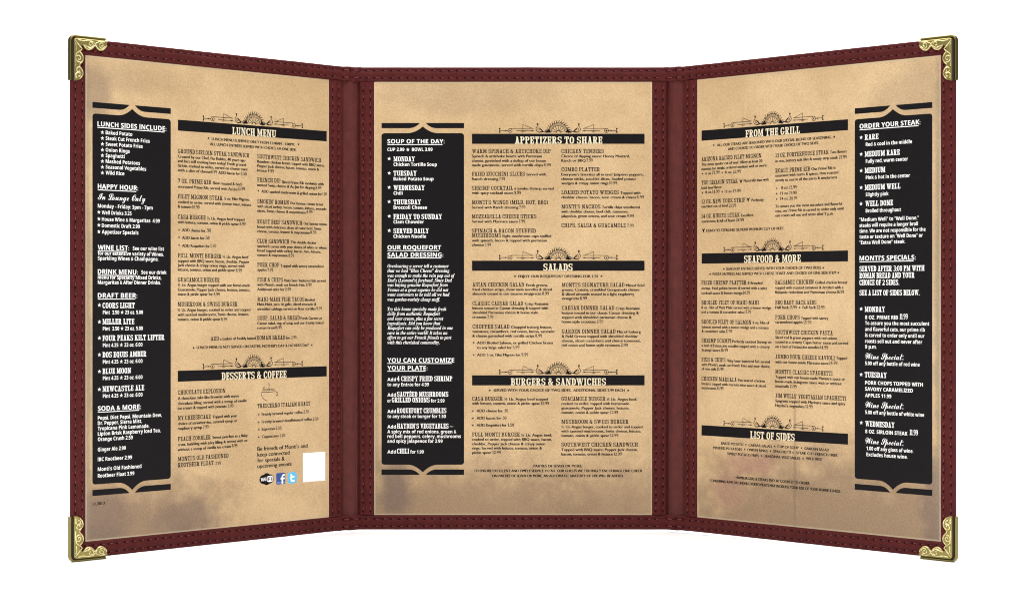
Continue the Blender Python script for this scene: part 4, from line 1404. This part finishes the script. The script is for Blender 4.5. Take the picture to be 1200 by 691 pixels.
def make_page(key):
    (ox, oy), turn, w, sl, sr = PANELS[key]
    page = empty('menu_page', (ox + sl * cos(turn), oy + sl * sin(turn), 17 + LIFT), turn)
    page['label'] = PAGE_LABEL[key]
    page['category'] = 'menu page'
    page['group'] = 'printed pages inside the menu cover'
    wd = w - sl - sr
    sh = MB()
    sh.box(0.15, wd - 0.15, -0.4, 0.3, 0.15, 506.85)
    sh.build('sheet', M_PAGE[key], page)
    rows = LINES[key]
    sb = sidebar(page, *SIDE[key], [r for r in rows if r[0] == 'sidebar'])
    for name, u0, u1, v in BANNERS[key]:
        pr = Print()
        pr.poly([(u0, v), (u1, v), (u1, v + 11.8), (u0, v + 11.8)], 0)
        bar = pr.build('section_banner', M_BLACK, page)
        bar['label'] = 'black banner headed ' + name.title()
        pr = Print()
        ornament(pr, (u0 + u1) / 2 + (-1.2 if key == 'left' else 0), v - 1.3)
        pr.build('ornament', M_INK, bar)
        for sec, st, a, b, vv, txt, me in rows:
            if sec == name and st == 'T':
                pr = Print()
                pr.slab(txt, a, b, v + 11.7, CAP['T'], 1)
                pr.build('heading', M_CREAM, bar)
    for sec in dict.fromkeys(r[0] for r in rows):
        if sec == 'sidebar': continue
        pr = Print()
        for s_, st, a, b, v, txt, me in rows:
            if s_ != sec or st == 'T': continue
            if st == '*': pr.poly(star(a, v, 1.7), 0)
            elif st == '.': pr.poly(star(a, v, 1.45), 0)
            elif st == 'v': bull(pr, a, v, 0)
            elif st in SLAB: pr.slab(txt, a, b, v, CAP[st], 0, 0, st == 's')
            else: pr.text_mesh(st, me, a, min(b, wd - .6), v, CAP[st] if sec != 'date' else 3.0, 0)
        pr.build({'date': 'date_print', 'notice': 'notice_print'}.get(sec, 'item_print'), M_INK, page)
    return page

pages = {k: make_page(k) for k in PANELS}

# small marks at the foot of the left page
def rrect(u0, v0, u1, v1, r):
    out = []
    for cx, cy, a0 in ((u1 - r, v0 + r, -90), (u1 - r, v1 - r, 0), (u0 + r, v1 - r, 90), (u0 + r, v0 + r, 180)):
        out += [(cx + r * cos(radians(a0 + 22.5 * i)), cy + r * sin(radians(a0 + 22.5 * i))) for i in range(5)]
    return out
lp = pages['left']
pr = Print()
pr.poly([(287.6, 430.6), (320.4, 430.6), (320.4, 464.0), (287.6, 464.0)], 0)
pr.build('blank_label', M_LABEL, lp)
pr = Print()                                            # wireless badge: black cloud of three ovals, one half white
def ell(u, v, a, b, layer, mi): pr.poly([(u + a * cos(2 * pi * i / 24), v + b * sin(2 * pi * i / 24)) for i in range(24)], layer, mi)
ell(235.8, 456.9, 6.2, 6.7, 0, 0); ell(231.6, 457, 6.0, 5.2, 0, 0); ell(240.0, 457, 6.0, 5.2, 0, 0)
pr.poly(rrect(235.6, 453.4, 245.0, 460.4, 3.0), 1, 1)
pr.text_mesh('w', REFM['wifi_a'], 227.2, 234.8, 458.9, 3.9, 2, 1)
pr.text_mesh('w', REFM['wifi_b'], 236.8, 243.6, 458.9, 3.9, 2, 0)
pr.build('wireless_badge', [M_INK, M_WHITE], lp)
pr = Print()
pr.poly(rrect(249.3, 451.2, 262.2, 464.0, 1.0), 0, 0)
pr.poly([(249.9, 461.2), (261.6, 461.2), (261.6, 462.8), (249.9, 462.8)], 1, 2)
pr.poly([(256.6, 463.8), (258.9, 463.8), (258.9, 458.6), (260.8, 458.6), (261.1, 456.6), (258.9, 456.6), (258.9, 455.4), (259.5, 454.7), (261.2, 454.7), (261.2, 452.7), (259.0, 452.7), (257.3, 453.6), (256.6, 455.2), (256.6, 456.6), (255.2, 456.6), (255.2, 458.6), (256.6, 458.6)], 2, 1)
pr.build('social_badge', [M_BLUE, M_WHITE, mat('pale_blue_print', (0.16, 0.26, 0.55), 0.5, 0, 0.2)], lp)
pr = Print()
pr.poly(rrect(265.7, 451.4, 278.6, 464.2, 3.0), 0, 0)
pr.poly([(269.3, 453.4), (271.6, 453.4), (271.6, 455.4), (275.2, 455.4), (275.2, 457.6), (271.6, 457.6), (271.6, 459.2), (272.4, 460.1), (275.4, 460.1), (275.4, 462.4), (271.6, 462.4), (269.8, 461.4), (269.3, 459.6)], 1, 1)
pr.build('social_badge', [M_CYAN, M_WHITE], lp)
pr = Print()                                            # handwritten coffee mark with its swirl
pr.text_mesh('k', REFM['logo'], 229.5, 247.0, 357.4, 4.6, 0)
for pts in ([(238.4, 349.0), (239.4, 351), (239.0, 354), (239.6, 357)], [(228.4, 358.6), (233, 359.2), (241, 359.0), (248, 358.6), (251, 360), (251.8, 362), (250.4, 363.6), (249.2, 362.6)],
            [(228.0, 359.2), (228.2, 362), (229.8, 365), (233, 367.6), (236.4, 367.8)]):
    pr.line(pts, .6, 0)
pr.build('coffee_mark', M_INK, lp)
